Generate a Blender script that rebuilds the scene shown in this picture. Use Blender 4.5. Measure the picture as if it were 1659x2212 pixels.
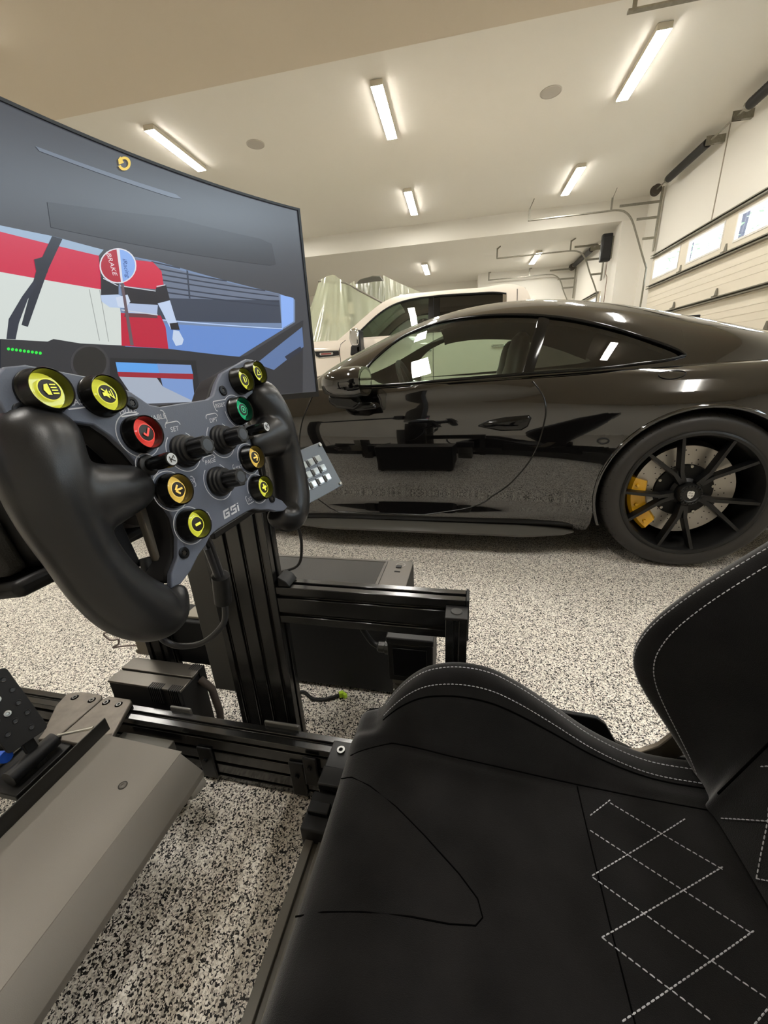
import bpy, bmesh, math, random
import numpy as np
from math import sin, cos, pi, radians, sqrt, atan2
from mathutils import Vector, Matrix

for o in list(bpy.data.objects):
    bpy.data.objects.remove(o)
SC = bpy.context.scene
COL = SC.collection
random.seed(7)

# ---------------------------------------------------------------- camera
# phone ultra-wide lens: focal length 833 px on a 1659 x 2212 frame
YAW, PITCH, ROLL, EYE = radians(-11.45), radians(-19.77), radians(-3.02), 0.93
fwd = Vector((sin(YAW) * cos(PITCH), cos(YAW) * cos(PITCH), sin(PITCH)))
rgt = Vector((cos(YAW), -sin(YAW), 0.0))
upv = rgt.cross(fwd)
r2 = rgt * cos(ROLL) + upv * sin(ROLL)
u2 = upv * cos(ROLL) - rgt * sin(ROLL)
cam = bpy.data.cameras.new('camera')
cam.sensor_fit = 'VERTICAL'
cam.sensor_height = 24.0
cam.lens = 24.0 * 833.0 / 2212.0
cam.clip_start = 0.02
cam.clip_end = 200
camo = bpy.data.objects.new('camera', cam)
COL.objects.link(camo)
M = Matrix.Identity(4)
for i in range(3):
    M[i][0], M[i][1], M[i][2] = r2[i], u2[i], -fwd[i]
M[2][3] = EYE
camo.matrix_world = M
SC.camera = camo

# ---------------------------------------------------------------- world and exposure
SC.view_settings.view_transform = 'Standard'
SC.view_settings.look = 'None'
SC.view_settings.gamma = 1
SC.view_settings.use_curve_mapping = False
SC.view_settings.exposure = 0.62
LAMP_POWER = 62.0
LAMP_TINT = (1.0, 0.965, 0.90)
W = bpy.data.worlds.new('world')
SC.world = W
W.use_nodes = True
bg = W.node_tree.nodes['Background']
bg.inputs[0].default_value = (0.80, 0.90, 1.0, 1)
bg.inputs[1].default_value = 13.0

# ---------------------------------------------------------------- materials
def lin(c):
    out = []
    for v in c[:3]:
        v = v / 255.0
        out.append(v / 12.92 if v <= 0.04045 else ((v + 0.055) / 1.055) ** 2.4)
    return (out[0], out[1], out[2], 1.0)

MATS = {}
def mat(name, rgb=(128, 128, 128), rough=0.5, metal=0.0, spec=0.5, coat=0.0, coat_rough=0.03, sheen=0.0,
        emit=None, emit_s=0.0, trans=0.0, ior=1.45, bump=0.0, bscale=200.0, var=0.0, vscale=8.0, alpha=1.0):
    if name in MATS:
        return MATS[name]
    m = bpy.data.materials.new(name)
    m.use_nodes = True
    nt = m.node_tree
    b = nt.nodes['Principled BSDF']
    c = lin(rgb)
    b.inputs['Base Color'].default_value = c
    b.inputs['Roughness'].default_value = rough
    b.inputs['Metallic'].default_value = metal
    b.inputs['Specular IOR Level'].default_value = spec
    b.inputs['Coat Weight'].default_value = coat
    b.inputs['Coat Roughness'].default_value = coat_rough
    b.inputs['Sheen Weight'].default_value = sheen
    b.inputs['Transmission Weight'].default_value = trans
    b.inputs['IOR'].default_value = ior
    b.inputs['Alpha'].default_value = alpha
    if emit:
        b.inputs['Emission Color'].default_value = lin(emit)
        b.inputs['Emission Strength'].default_value = emit_s
    tc = None
    if bump or var:
        tc = nt.nodes.new('ShaderNodeTexCoord')
    if var:
        n = nt.nodes.new('ShaderNodeTexNoise')
        n.inputs['Scale'].default_value = vscale
        n.inputs['Detail'].default_value = 5
        nt.links.new(tc.outputs['Object'], n.inputs['Vector'])
        mr = nt.nodes.new('ShaderNodeMapRange')
        mr.inputs['From Min'].default_value = 0.3
        mr.inputs['From Max'].default_value = 0.7
        mr.inputs['To Min'].default_value = 1 - var
        mr.inputs['To Max'].default_value = 1 + var
        nt.links.new(n.outputs['Fac'], mr.inputs['Value'])
        hv = nt.nodes.new('ShaderNodeHueSaturation')
        hv.inputs['Color'].default_value = c
        nt.links.new(mr.outputs['Result'], hv.inputs['Value'])
        nt.links.new(hv.outputs['Color'], b.inputs['Base Color'])
    if bump:
        n2 = nt.nodes.new('ShaderNodeTexNoise')
        n2.inputs['Scale'].default_value = bscale
        n2.inputs['Detail'].default_value = 3
        nt.links.new(tc.outputs['Object'], n2.inputs['Vector'])
        bp = nt.nodes.new('ShaderNodeBump')
        bp.inputs['Strength'].default_value = bump
        bp.inputs['Distance'].default_value = 0.002
        nt.links.new(n2.outputs['Fac'], bp.inputs['Height'])
        nt.links.new(bp.outputs['Normal'], b.inputs['Normal'])
    MATS[name] = m
    return m

def glass(name, tint=(0.8, 0.85, 0.8), rough=0.0, ior=1.5):
    """thin pane: tinted see-through plus mirror reflection by Fresnel"""
    if name in MATS:
        return MATS[name]
    m = bpy.data.materials.new(name)
    m.use_nodes = True
    nt = m.node_tree
    nt.nodes.clear()
    out = nt.nodes.new('ShaderNodeOutputMaterial')
    mix = nt.nodes.new('ShaderNodeMixShader')
    tr = nt.nodes.new('ShaderNodeBsdfTransparent')
    gl = nt.nodes.new('ShaderNodeBsdfGlossy')
    gl.inputs['Roughness'].default_value = rough
    tr.inputs[0].default_value = (*tint, 1)
    # Schlick reflectance from the angle between pane and sight line, the same from both sides
    ge = nt.nodes.new('ShaderNodeNewGeometry')
    dt = nt.nodes.new('ShaderNodeVectorMath')
    dt.operation = 'DOT_PRODUCT'
    nt.links.new(ge.outputs['Normal'], dt.inputs[0])
    nt.links.new(ge.outputs['Incoming'], dt.inputs[1])
    prev = dt.outputs['Value']
    f0 = ((ior - 1) / (ior + 1)) ** 2 * 2
    for op, v in (('ABSOLUTE', None), ('SUBTRACT', 1.0), ('POWER', 5.0), ('MULTIPLY', 1 - f0), ('ADD', f0)):
        mt = nt.nodes.new('ShaderNodeMath')
        mt.operation = op
        if op == 'SUBTRACT':
            mt.inputs[0].default_value = v
            nt.links.new(prev, mt.inputs[1])
        else:
            nt.links.new(prev, mt.inputs[0])
            if v is not None:
                mt.inputs[1].default_value = v
        prev = mt.outputs[0]
    nt.links.new(prev, mix.inputs[0])
    nt.links.new(tr.outputs[0], mix.inputs[1])
    nt.links.new(gl.outputs[0], mix.inputs[2])
    nt.links.new(mix.outputs[0], out.inputs[0])
    MATS[name] = m
    return m

def emis(name, rgb, s):
    if name in MATS:
        return MATS[name]
    m = bpy.data.materials.new(name)
    m.use_nodes = True
    nt = m.node_tree
    nt.nodes.clear()
    out = nt.nodes.new('ShaderNodeOutputMaterial')
    e = nt.nodes.new('ShaderNodeEmission')
    e.inputs[0].default_value = lin(rgb)
    e.inputs[1].default_value = s
    nt.links.new(e.outputs[0], out.inputs[0])
    MATS[name] = m
    return m

# ---------------------------------------------------------------- mesh helpers
class MB:
    def __init__(self):
        self.v, self.f = [], []
    def add(self, vs, fs):
        o = len(self.v)
        self.v += [tuple(p) for p in vs]
        self.f += [tuple(i + o for i in f) for f in fs]
        return self
    def bx(self, x0, x1, y0, y1, z0, z1):
        return self.add([(x0, y0, z0), (x1, y0, z0), (x1, y1, z0), (x0, y1, z0), (x0, y0, z1), (x1, y0, z1), (x1, y1, z1), (x0, y1, z1)],
                        [(0, 3, 2, 1), (4, 5, 6, 7), (0, 1, 5, 4), (1, 2, 6, 5), (2, 3, 7, 6), (3, 0, 4, 7)])
    def obox(self, c, ax, ay, az):
        """box from centre and three half-axis vectors"""
        c, ax, ay, az = Vector(c), Vector(ax), Vector(ay), Vector(az)
        vs = [c + ax * i + ay * j + az * k for k in (-1, 1) for (i, j) in ((-1, -1), (1, -1), (1, 1), (-1, 1))]
        return self.add(vs, [(0, 3, 2, 1), (4, 5, 6, 7), (0, 1, 5, 4), (1, 2, 6, 5), (2, 3, 7, 6), (3, 0, 4, 7)])
    def bar(self, a, b, w, h, up=(0, 0, 1)):
        """box bar from a to b, width w sideways, height h along up"""
        a, b, up = Vector(a), Vector(b), Vector(up)
        d = (b - a)
        s = d.cross(up).normalized()
        u = s.cross(d).normalized()
        return self.obox((a + b) / 2, d / 2, s * w / 2, u * h / 2)
    def prism(self, poly, fn, d0, d1):
        """polygon (2-D, counter-clockwise) extruded between depth d0 and d1; fn(a, b, d) -> 3-D"""
        n = len(poly)
        vs = [fn(a, b, d0) for a, b in poly] + [fn(a, b, d1) for a, b in poly]
        fs = [tuple(range(n))[::-1], tuple(range(n, 2 * n))]
        fs += [(i, (i + 1) % n, n + (i + 1) % n, n + i) for i in range(n)]
        return self.add(vs, fs)
    def lathe(self, prof, o=(0, 0, 0), ax=(0, 0, 1), seg=32, a0=0.0, a1=2 * pi, ref=None):
        """profile [(r, h)] turned around axis ax through o"""
        o, ax = Vector(o), Vector(ax).normalized()
        if ref is None:
            ref = Vector((1, 0, 0)) if abs(ax.x) < 0.9 else Vector((0, 1, 0))
        e1 = (Vector(ref) - ax * ax.dot(Vector(ref))).normalized()
        e2 = ax.cross(e1)
        full = abs(a1 - a0 - 2 * pi) < 1e-6
        n = seg if full else seg + 1
        vs = []
        for r, h in prof:
            for i in range(n):
                t = a0 + (a1 - a0) * i / seg
                vs.append(o + ax * h + (e1 * cos(t) + e2 * sin(t)) * r)
        fs = []
        for j in range(len(prof) - 1):
            for i in range(seg):
                k = (i + 1) % n
                fs.append((j * n + i, j * n + k, (j + 1) * n + k, (j + 1) * n + i))
        if full:
            if prof[0][0] > 1e-6:
                fs.append(tuple(range(n))[::-1])
            if prof[-1][0] > 1e-6:
                fs.append(tuple(range((len(prof) - 1) * n, len(prof) * n)))
        return self.add(vs, fs)
    def ring(self, prof, o, ax, seg=32):
        """closed profile turned around an axis (no end caps)"""
        return self.lathe0(prof + [prof[0]], o, ax, seg)
    def lathe0(self, prof, o, ax, seg):
        nf = len(self.f)
        self.lathe(prof, o, ax, seg)
        self.f = [f for k, f in enumerate(self.f) if k < nf or len(f) == 4]
        return self
    def tube(self, pts, r, seg=10, caps=True, flat=None):
        pts = [Vector(p) for p in pts]
        n = len(pts)
        rs = r if isinstance(r, (list, tuple)) else [r] * n
        t0 = (pts[1] - pts[0]).normalized()
        ref = Vector((0, 0, 1)) if abs(t0.z) < 0.9 else Vector((1, 0, 0))
        e1 = (ref - t0 * ref.dot(t0)).normalized()
        vs = []
        for i, p in enumerate(pts):
            t = (pts[min(i + 1, n - 1)] - pts[max(i - 1, 0)]).normalized()
            e1 = (e1 - t * e1.dot(t)).normalized()
            e2 = t.cross(e1)
            for k in range(seg):
                a = 2 * pi * k / seg
                vs.append(p + (e1 * cos(a) + e2 * sin(a)) * rs[i])
        fs = [(i * seg + k, i * seg + (k + 1) % seg, (i + 1) * seg + (k + 1) % seg, (i + 1) * seg + k)
              for i in range(n - 1) for k in range(seg)]
        if caps:
            fs += [tuple(range(seg))[::-1], tuple(range((n - 1) * seg, n * seg))]
        return self.add(vs, fs)
    def grid(self, rows, close=False, flip=False):
        """rows of points, all the same length"""
        m = len(rows[0])
        vs = [p for r in rows for p in r]
        fs = []
        for i in range(len(rows) - 1):
            for j in range(m if close else m - 1):
                k = (j + 1) % m
                q = (i * m + j, i * m + k, (i + 1) * m + k, (i + 1) * m + j)
                fs.append(q[::-1] if flip else q)
        return self.add(vs, fs)
    def mesh(self, name, m, smooth=None):
        me = bpy.data.meshes.new(name)
        me.from_pydata([tuple(p) for p in self.v], [], self.f)
        me.validate()
        if m is not None:
            me.materials.append(m)
        bm = bmesh.new()
        bm.from_mesh(me)
        bmesh.ops.remove_doubles(bm, verts=bm.verts, dist=1e-6)
        bmesh.ops.recalc_face_normals(bm, faces=bm.faces)
        bm.to_mesh(me)
        bm.free()
        if smooth is not None:
            for p in me.polygons:
                p.use_smooth = True
            if smooth < 179:
                me.set_sharp_from_angle(angle=radians(smooth))
        return me
    def build(self, name, m, parent=None, smooth=None, bevel=0.0, seg=2, loc=None, rot=None):
        me = self.mesh(name, m, smooth)
        o = bpy.data.objects.new(name, me)
        COL.objects.link(o)
        if parent is not None:
            o.parent = parent
        if loc is not None:
            o.location = loc
        if rot is not None:
            o.rotation_euler = rot
        if bevel > 0:
            bv = o.modifiers.new('bevel', 'BEVEL')
            bv.width = bevel
            bv.segments = seg
            bv.limit_method = 'ANGLE'
            bv.angle_limit = radians(40)
            bv.use_clamp_overlap = True
            if smooth is None:
                for p in me.polygons:
                    p.use_smooth = True
                me.set_sharp_from_angle(angle=radians(50))
        return o

def tag(o, label=None, cat=None, group=None, kind=None):
    if label:
        o['label'] = label
    if cat:
        o['category'] = cat
    if group:
        o['group'] = group
    if kind:
        o['kind'] = kind
    return o

def thing(name, label, cat, loc=(0, 0, 0), rz=0.0, group=None):
    o = bpy.data.objects.new(name, None)
    o.empty_display_size = 0.05
    COL.objects.link(o)
    o.location = loc
    o.rotation_euler = (0, 0, rz)
    return tag(o, label, cat, group)

def copy_tree(o, parent=None):
    c = o.copy()
    COL.objects.link(c)
    c.parent = parent
    for ch in list(o.children):
        copy_tree(ch, c)
    return c

def struct(mb, name, m, parent=None, **k):
    o = mb.build(name, m, parent, **k)
    if parent is None:
        o['kind'] = 'structure'
    return o

def bez(p0, p1, p2, p3, n):
    out = []
    for i in range(n + 1):
        t = i / n
        a, b, c, d = (1 - t) ** 3, 3 * t * (1 - t) ** 2, 3 * t * t * (1 - t), t ** 3
        out.append(tuple(a * p0[k] + b * p1[k] + c * p2[k] + d * p3[k] for k in range(len(p0))))
    return out

def spline(pts, n=8, closed=False):
    """Catmull-Rom through points of any dimension"""
    P = [tuple(p) for p in pts]
    N = len(P)
    out = []
    rng = N if closed else N - 1
    for i in range(rng):
        if closed:
            a, b, c, d = P[i - 1], P[i], P[(i + 1) % N], P[(i + 2) % N]
        else:
            b, c = P[i], P[i + 1]
            a = P[i - 1] if i > 0 else tuple(2 * b[k] - c[k] for k in range(len(b)))
            d = P[i + 2] if i + 2 < N else tuple(2 * c[k] - b[k] for k in range(len(b)))
        for j in range(n):
            t = j / n
            out.append(tuple(0.5 * (2 * b[k] + (c[k] - a[k]) * t + (2 * a[k] - 5 * b[k] + 4 * c[k] - d[k]) * t * t
                                    + (3 * b[k] - a[k] - 3 * c[k] + d[k]) * t ** 3) for k in range(len(b))))
    if not closed:
        out.append(P[-1])
    return out

def interp(xs, ys, x):
    """smooth monotone-ish cubic (Catmull-Rom on uneven knots) of a scalar"""
    n = len(xs)
    if x <= xs[0]:
        return ys[0]
    if x >= xs[-1]:
        return ys[-1]
    i = 0
    while x > xs[i + 1]:
        i += 1
    h = xs[i + 1] - xs[i]
    d = lambda j: (ys[j + 1] - ys[j]) / (xs[j + 1] - xs[j])
    def m(j):
        if j == 0:
            return d(0)
        if j == n - 1:
            return d(n - 2)
        h0, h1 = xs[j] - xs[j - 1], xs[j + 1] - xs[j]
        return (d(j - 1) * h1 + d(j) * h0) / (h0 + h1)
    t = (x - xs[i]) / h
    return ((2 * t ** 3 - 3 * t * t + 1) * ys[i] + (t ** 3 - 2 * t * t + t) * h * m(i)
            + (-2 * t ** 3 + 3 * t * t) * ys[i + 1] + (t ** 3 - t * t) * h * m(i + 1))

def text_mb(s, size, fn, depth=0.0004, shear=0.0, align='CENTER'):
    """lettering as a mesh; fn(a, b, d) -> 3-D"""
    cu = bpy.data.curves.new('txt', 'FONT')
    cu.body = s
    cu.size = size
    cu.align_x = align
    cu.align_y = 'CENTER'
    cu.shear = shear
    cu.resolution_u = 3
    o = bpy.data.objects.new('txt', cu)
    COL.objects.link(o)
    dg = bpy.context.evaluated_depsgraph_get()
    me = bpy.data.meshes.new_from_object(o.evaluated_get(dg))
    mb = MB()
    mb.add([fn(v.co.x, v.co.y, depth) for v in me.vertices], [tuple(p.vertices) for p in me.polygons])
    bpy.data.objects.remove(o)
    bpy.data.meshes.remove(me)
    return mb

def circ(cx, cy, r, n=24, a0=0.0, a1=2 * pi):
    full = abs(a1 - a0 - 2 * pi) < 1e-6
    k = n if full else n + 1
    return [(cx + r * cos(a0 + (a1 - a0) * i / n), cy + r * sin(a0 + (a1 - a0) * i / n)) for i in range(k)]

# shared materials
BLACKP = mat('black_plastic', (22, 22, 23), 0.45)
BLACKM = mat('black_matte', (17, 17, 18), 0.65)
ANOD = mat('black_anodised', (30, 30, 31), 0.3, metal=0.3)
STEEL = mat('steel', (170, 168, 160), 0.35, metal=1.0)
GALV = mat('galvanised', (150, 147, 136), 0.42, metal=0.85, var=0.12, vscale=30)
CHROME = mat('chrome', (215, 215, 215), 0.08, metal=1.0)
WHITE = mat('white_paint', (232, 228, 220), 0.55)
# ================================================================ the room
XW, XW2 = 3.87, 3.45          # inner faces of the door wall (big bay, far bay)
Y1, Y2, Y3, YB = 4.86, 10.9, 14.75, 15.7
ZH, ZL = 4.2, 3.8             # high ceiling of the middle bay, low ceilings

def floor_mat():
    m = bpy.data.materials.new('flake_floor')
    m.use_nodes = True
    nt = m.node_tree
    b = nt.nodes['Principled BSDF']
    tc = nt.nodes.new('ShaderNodeTexCoord')
    ns = nt.nodes.new('ShaderNodeTexNoise')
    ns.inputs['Scale'].default_value = 160
    ns.inputs['Detail'].default_value = 2
    nt.links.new(tc.outputs['Object'], ns.inputs['Vector'])
    sub = nt.nodes.new('ShaderNodeVectorMath')
    sub.operation = 'MULTIPLY_ADD'
    sub.inputs[1].default_value = (0.004, 0.004, 0.004)
    nt.links.new(ns.outputs['Color'], sub.inputs[0])
    nt.links.new(tc.outputs['Object'], sub.inputs[2])
    cols = []
    for sc in (430.0, 290.0):
        vo = nt.nodes.new('ShaderNodeTexVoronoi')
        vo.inputs['Scale'].default_value = sc
        nt.links.new(sub.outputs[0], vo.inputs['Vector'])
        sp = nt.nodes.new('ShaderNodeSeparateColor')
        nt.links.new(vo.outputs['Color'], sp.inputs[0])
        rp = nt.nodes.new('ShaderNodeValToRGB')
        rp.color_ramp.interpolation = 'CONSTANT'
        els = rp.color_ramp.elements
        stops = [(0.0, (20, 18, 17)), (0.21, (50, 46, 42)), (0.28, (128, 121, 112)), (0.36, (196, 189, 177)), (0.56, (230, 223, 210)), (0.80, (245, 240, 230))]
        els[0].position, els[0].color = 0.0, lin(stops[0][1])
        els[1].position, els[1].color = stops[1][0], lin(stops[1][1])
        for p, c in stops[2:]:
            e = els.new(p)
            e.color = lin(c)
        nt.links.new(sp.outputs[0], rp.inputs[0])
        cols.append((rp, sp))
    mx = nt.nodes.new('ShaderNodeMix')
    mx.data_type = 'RGBA'
    gt = nt.nodes.new('ShaderNodeMath')
    gt.operation = 'GREATER_THAN'
    gt.inputs[1].default_value = 0.5
    nt.links.new(cols[1][1].outputs[1], gt.inputs[0])
    nt.links.new(gt.outputs[0], mx.inputs[0])
    nt.links.new(cols[0][0].outputs[0], mx.inputs[6])
    nt.links.new(cols[1][0].outputs[0], mx.inputs[7])
    nt.links.new(mx.outputs[2], b.inputs['Base Color'])
    b.inputs['Roughness'].default_value = 0.42
    b.inputs['Specular IOR Level'].default_value = 0.35
    return m

PAINT = mat('wall_paint', (228, 224, 214), 0.6, bump=0.05, bscale=350)
CEILP = mat('ceiling_paint', (220, 216, 206), 0.75, bump=0.05, bscale=300)
struct(MB().bx(-7.6, 4.2, -3.6, 15.9, -0.12, 0.0), 'floor', floor_mat())
struct(MB().bx(-7.6, 4.2, -3.6, Y1, ZL, 4.5), 'ceiling', mat('ceiling_warm_dark', (204, 192, 172), 0.75, bump=0.05, bscale=300))  # near slab: warmer, darker base colour than the other two ceilings
struct(MB().bx(-7.6, 4.2, Y1, Y2, ZH, 4.5), 'ceiling', CEILP)
struct(MB().bx(-7.6, 4.2, Y2, 15.9, ZL, 4.5), 'ceiling', CEILP)
struct(MB().bx(-7.8, -7.6, -3.6, 15.9, -0.12, 4.5), 'wall_left', PAINT)
struct(MB().bx(-7.6, 4.2, -3.8, -3.6, -0.12, 4.5), 'wall_near', PAINT)
struct(MB().bx(-7.6, 0.55, YB, YB + 0.2, 0, ZL), 'wall_back', PAINT)
struct(MB().bx(0.55, XW2 + 0.24, Y3, Y3 + 0.2, 0, ZL).bx(0.55, 0.7, Y3 + 0.2, YB, 0, ZL), 'wall_far', PAINT)
# wall with the doors: openings for the wide door (4.95..10.08) and the single door (11.95..14.45)
D1A, D1B, D1H = 4.95, 10.08, 2.92
D2A, D2B, D2H = 11.95, 14.45, 2.62
D0A, D0B = -0.93, 4.20
mb = MB()
mb.bx(XW + 0.06, XW + 0.24, -3.6, D0A + 0.03, 0, ZL)
mb.bx(XW + 0.06, XW + 0.24, D0A + 0.03, D0B - 0.03, D1H - 0.03, ZL)
mb.bx(XW + 0.06, XW + 0.24, D0B - 0.03, D1A + 0.03, 0, ZH)
mb.bx(XW + 0.06, XW + 0.24, D1A + 0.03, D1B - 0.03, D1H - 0.03, ZH)
mb.bx(XW + 0.06, XW + 0.24, D1B - 0.03, Y2, 0, ZH)
struct(mb, 'wall_right', PAINT)
struct(MB().bx(XW2, XW + 0.24, Y2, Y2 + 0.35, 0, ZL), 'wall_pilaster', PAINT)
mb = MB()
mb.bx(XW2 + 0.06, XW2 + 0.24, Y2 + 0.35, D2A + 0.03, 0, ZL)
mb.bx(XW2 + 0.06, XW2 + 0.24, D2A + 0.03, D2B - 0.03, D2H - 0.03, ZL)
mb.bx(XW2 + 0.06, XW2 + 0.24, D2B - 0.03, Y3, 0, ZL)
struct(mb, 'wall_right', PAINT)
# joint in the header boarding above the wide door
struct(MB().bx(XW + 0.052, XW + 0.06, 8.235, 8.255, D1H, ZH), 'trim_1', mat('joint_grey', (160, 150, 135), 0.7))

# ---------------------------------------------------------------- sectional doors
DOORP = mat('door_panel', (222, 214, 196), 0.5)
FRAMEP = mat('window_frame_white', (228, 226, 220), 0.45)
PANE = glass('door_pane', (0.93, 0.96, 0.97))
STRUT = mat('strut_metal', (128, 124, 112), 0.45, metal=0.7)

def sectional_door(name, xi, ya, yb, h, nsec, wins, hinges):
    """door sections stacked from the floor; xi = inner face; wins = list of (y0, y1) in the top section"""
    d = thing(name, 'white sectional garage door', 'door', (xi, (ya + yb) / 2, 0))
    del d['label'], d['category']
    d['kind'] = 'structure'
    yo = (ya + yb) / 2
    hs = h / nsec
    for k in range(nsec):
        z0, z1 = k * hs + 0.004, (k + 1) * hs - 0.004
        mb = MB()
        if k < nsec - 1:
            mb.bx(0.012, 0.05, ya - yo, yb - yo, z0, z1)
            # shallow pressed ribs, edge lips top and bottom
            mb.bx(0.0, 0.012, ya - yo, yb - yo, z1 - 0.05, z1)
            mb.bx(0.0, 0.012, ya - yo, yb - yo, z0, z0 + 0.05)
            for q in (0.33, 0.5, 0.67):
                zz = z0 + (z1 - z0) * q
                mb.bx(0.008, 0.012, ya - yo, yb - yo, zz - 0.004, zz + 0.004)
            mb.build('door_section', DOORP, d)
        else:
            zb, zt = z0 + 0.115, z1 - 0.095
            edges = [ya] + [e for w in wins for e in w] + [yb]
            mb.bx(0.0, 0.05, ya - yo, yb - yo, z0, zb)
            mb.bx(0.0, 0.05, ya - yo, yb - yo, zt, z1)
            for i in range(0, len(edges), 2):
                if edges[i + 1] - edges[i] > 0.01:
                    mb.bx(0.0, 0.05, edges[i] - yo, edges[i + 1] - yo, zb, zt)
            mb.build('door_section', DOORP, d)
            for (a, b) in wins:
                a, b = a - yo, b - yo
                w = 0.03
                f = MB().bx(-0.008, 0.03, a, b, zb, zb + w).bx(-0.008, 0.03, a, b, zt - w, zt)
                f.bx(-0.008, 0.03, a, a + w, zb + w, zt - w).bx(-0.008, 0.03, b - w, b, zb + w, zt - w)
                fo = f.build('window_frame', FRAMEP, d)
                MB().bx(0.012, 0.016, a + w, b - w, zb + w, zt - w).build('pane', PANE, fo)
    # steel stiffeners along the joints
    for k in range(1, nsec + 1):
        z = k * hs
        zc = z - 0.03 if k == nsec else z + 0.0
        s = MB()
        s.bx(-0.055, 0.0, ya - yo + 0.01, yb - yo - 0.01, zc - 0.028, zc - 0.022)
        s.bx(-0.055, 0.0, ya - yo + 0.01, yb - yo - 0.01, zc + 0.022, zc + 0.028)
        s.bx(-0.004, 0.0, ya - yo + 0.01, yb - yo - 0.01, zc - 0.028, zc + 0.028)
        s.bx(-0.058, -0.052, ya - yo + 0.01, yb - yo - 0.01, zc - 0.028, zc - 0.012)
        s.bx(-0.058, -0.052, ya - yo + 0.01, yb - yo - 0.01, zc + 0.012, zc + 0.028)
        s.build('stiffener', STRUT, d)
    for k in range(1, nsec):
        for y in hinges:
            z = k * hs
            hb = MB()
            hb.prism([(-0.045, 0.035), (0.045, 0.035), (0.012, 0.15), (-0.012, 0.15)], lambda a, b, q: (q, y - yo + a, z + b), -0.012, 0.0)
            hb.bx(-0.05, -0.012, y - yo - 0.03, y - yo + 0.03, z + 0.03, z + 0.05)
            hb.build('hinge', STRUT, d)
    return d
sectional_door('door_1', XW, D1A, D1B, D1H, 5, [(5.15, 6.15), (6.42, 7.42), (7.70, 8.70), (8.97, 9.97)], [6.28, 7.56, 8.84])
sectional_door('door_3', XW, D0A, D0B, D1H, 5, [(-0.73, 0.27), (0.54, 1.54), (1.82, 2.82), (3.09, 4.09)], [0.40, 1.68, 2.96])
sectional_door('door_2', XW2, D2A, D2B, D2H, 5, [(12.1, 13.1), (13.3, 14.3)], [13.2])

# ---------------------------------------------------------------- door tracks
def door_track(name, label, y, xw, pts, xend, zr, hang, ztop, brackets, side):
    """pts: (x, z) path of the curved track from the vertical leg to the ceiling run"""
    t = thing(name, label, 'door track', (xw, y, 0), group='garage door tracks')
    L = lambda x, z, dy=0.0: (x - xw, dy, z)
    path = [(pts[0][0], 0.02)] + [pts[0]] + spline(pts, 5)[1:] + [(xend, zr)]
    mb = MB()
    for (dy, dn) in ((-0.012, 0.0), (0.012, 0.0)):
        mb.tube([L(x, z, dy) for x, z in path], 0.014, 6)
    rows = [[L(x, z, dy) for dy in (-0.022, 0.022)] for x, z in path]
    mb.grid(rows)
    mb.build('rail', GALV, t, smooth=40)
    for (x, dx) in hang:
        h = MB()
        h.bar(L(x, zr), L(x, zr + 0.22), 0.012, 0.035, up=(1, 0, 0))
        h.bar(L(x, zr + 0.2), L(x + dx, ztop - 0.002, side * 0.10), 0.035, 0.012, up=(1, 0, 0))
        h.build('hanger_strap', GALV, t)
    for (xa, xb, z) in brackets:
        MB().bar(L(xa, z), L(xb, z), 0.006, 0.045).build('bracket', GALV, t)
    # upright angle iron on the wall and the drum plate
    MB().bx(xw - xw - 0.03, 0.0, -0.005, 0.055, pts[0][1] + 0.3, ztop - 0.1).build('angle_iron', GALV, t)
    return t
P1 = [(3.79, 2.72), (3.66, 3.0), (3.50, 3.36), (3.37, 3.62), (3.23, 3.755), (3.06, 3.80), (2.9, 3.80)]
door_track('garage_door_track', 'curved steel door track hanging nearest the tall white pilaster', 10.14, XW + 0.02, P1, 1.37, 3.80,
           [(1.39, 0.09), (2.97, 0.09)], ZH, [(3.12, 3.86, 3.86), (3.47, 3.86, 3.60), (3.63, 3.86, 3.25)], 1)
door_track('garage_door_track', 'cut-off end of a steel door track at the top right of the picture', 5.0, XW + 0.02, P1, 1.40, 3.80,
           [(1.45, 0.09), (2.97, 0.09)], ZH, [(3.12, 3.86, 3.86), (3.47, 3.86, 3.60), (3.63, 3.86, 3.25)], -1)
P2 = [(3.40, 2.55), (3.30, 2.78), (3.16, 3.06), (3.06, 3.30), (2.95, 3.46), (2.80, 3.54), (2.6, 3.56)]
door_track('garage_door_track', 'middle steel door track passing under the small right ceiling lamp', 11.9, XW2 + 0.02, P2, 0.89, 3.56,
           [(0.90, 0.07), (2.66, 0.08)], ZL, [(2.75, 3.3, 3.63), (3.05, 3.44, 3.33), (3.2, 3.44, 3.0)], -1)
door_track('garage_door_track', 'farthest steel door track in front of the white end wall', 14.5, XW2 + 0.02, P2, 0.85, 3.56,
           [(0.87, 0.07), (2.1, 0.08)], ZL, [(2.7, 3.43, 3.66), (2.95, 3.43, 3.40), (3.1, 3.43, 3.15)], 1)

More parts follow.
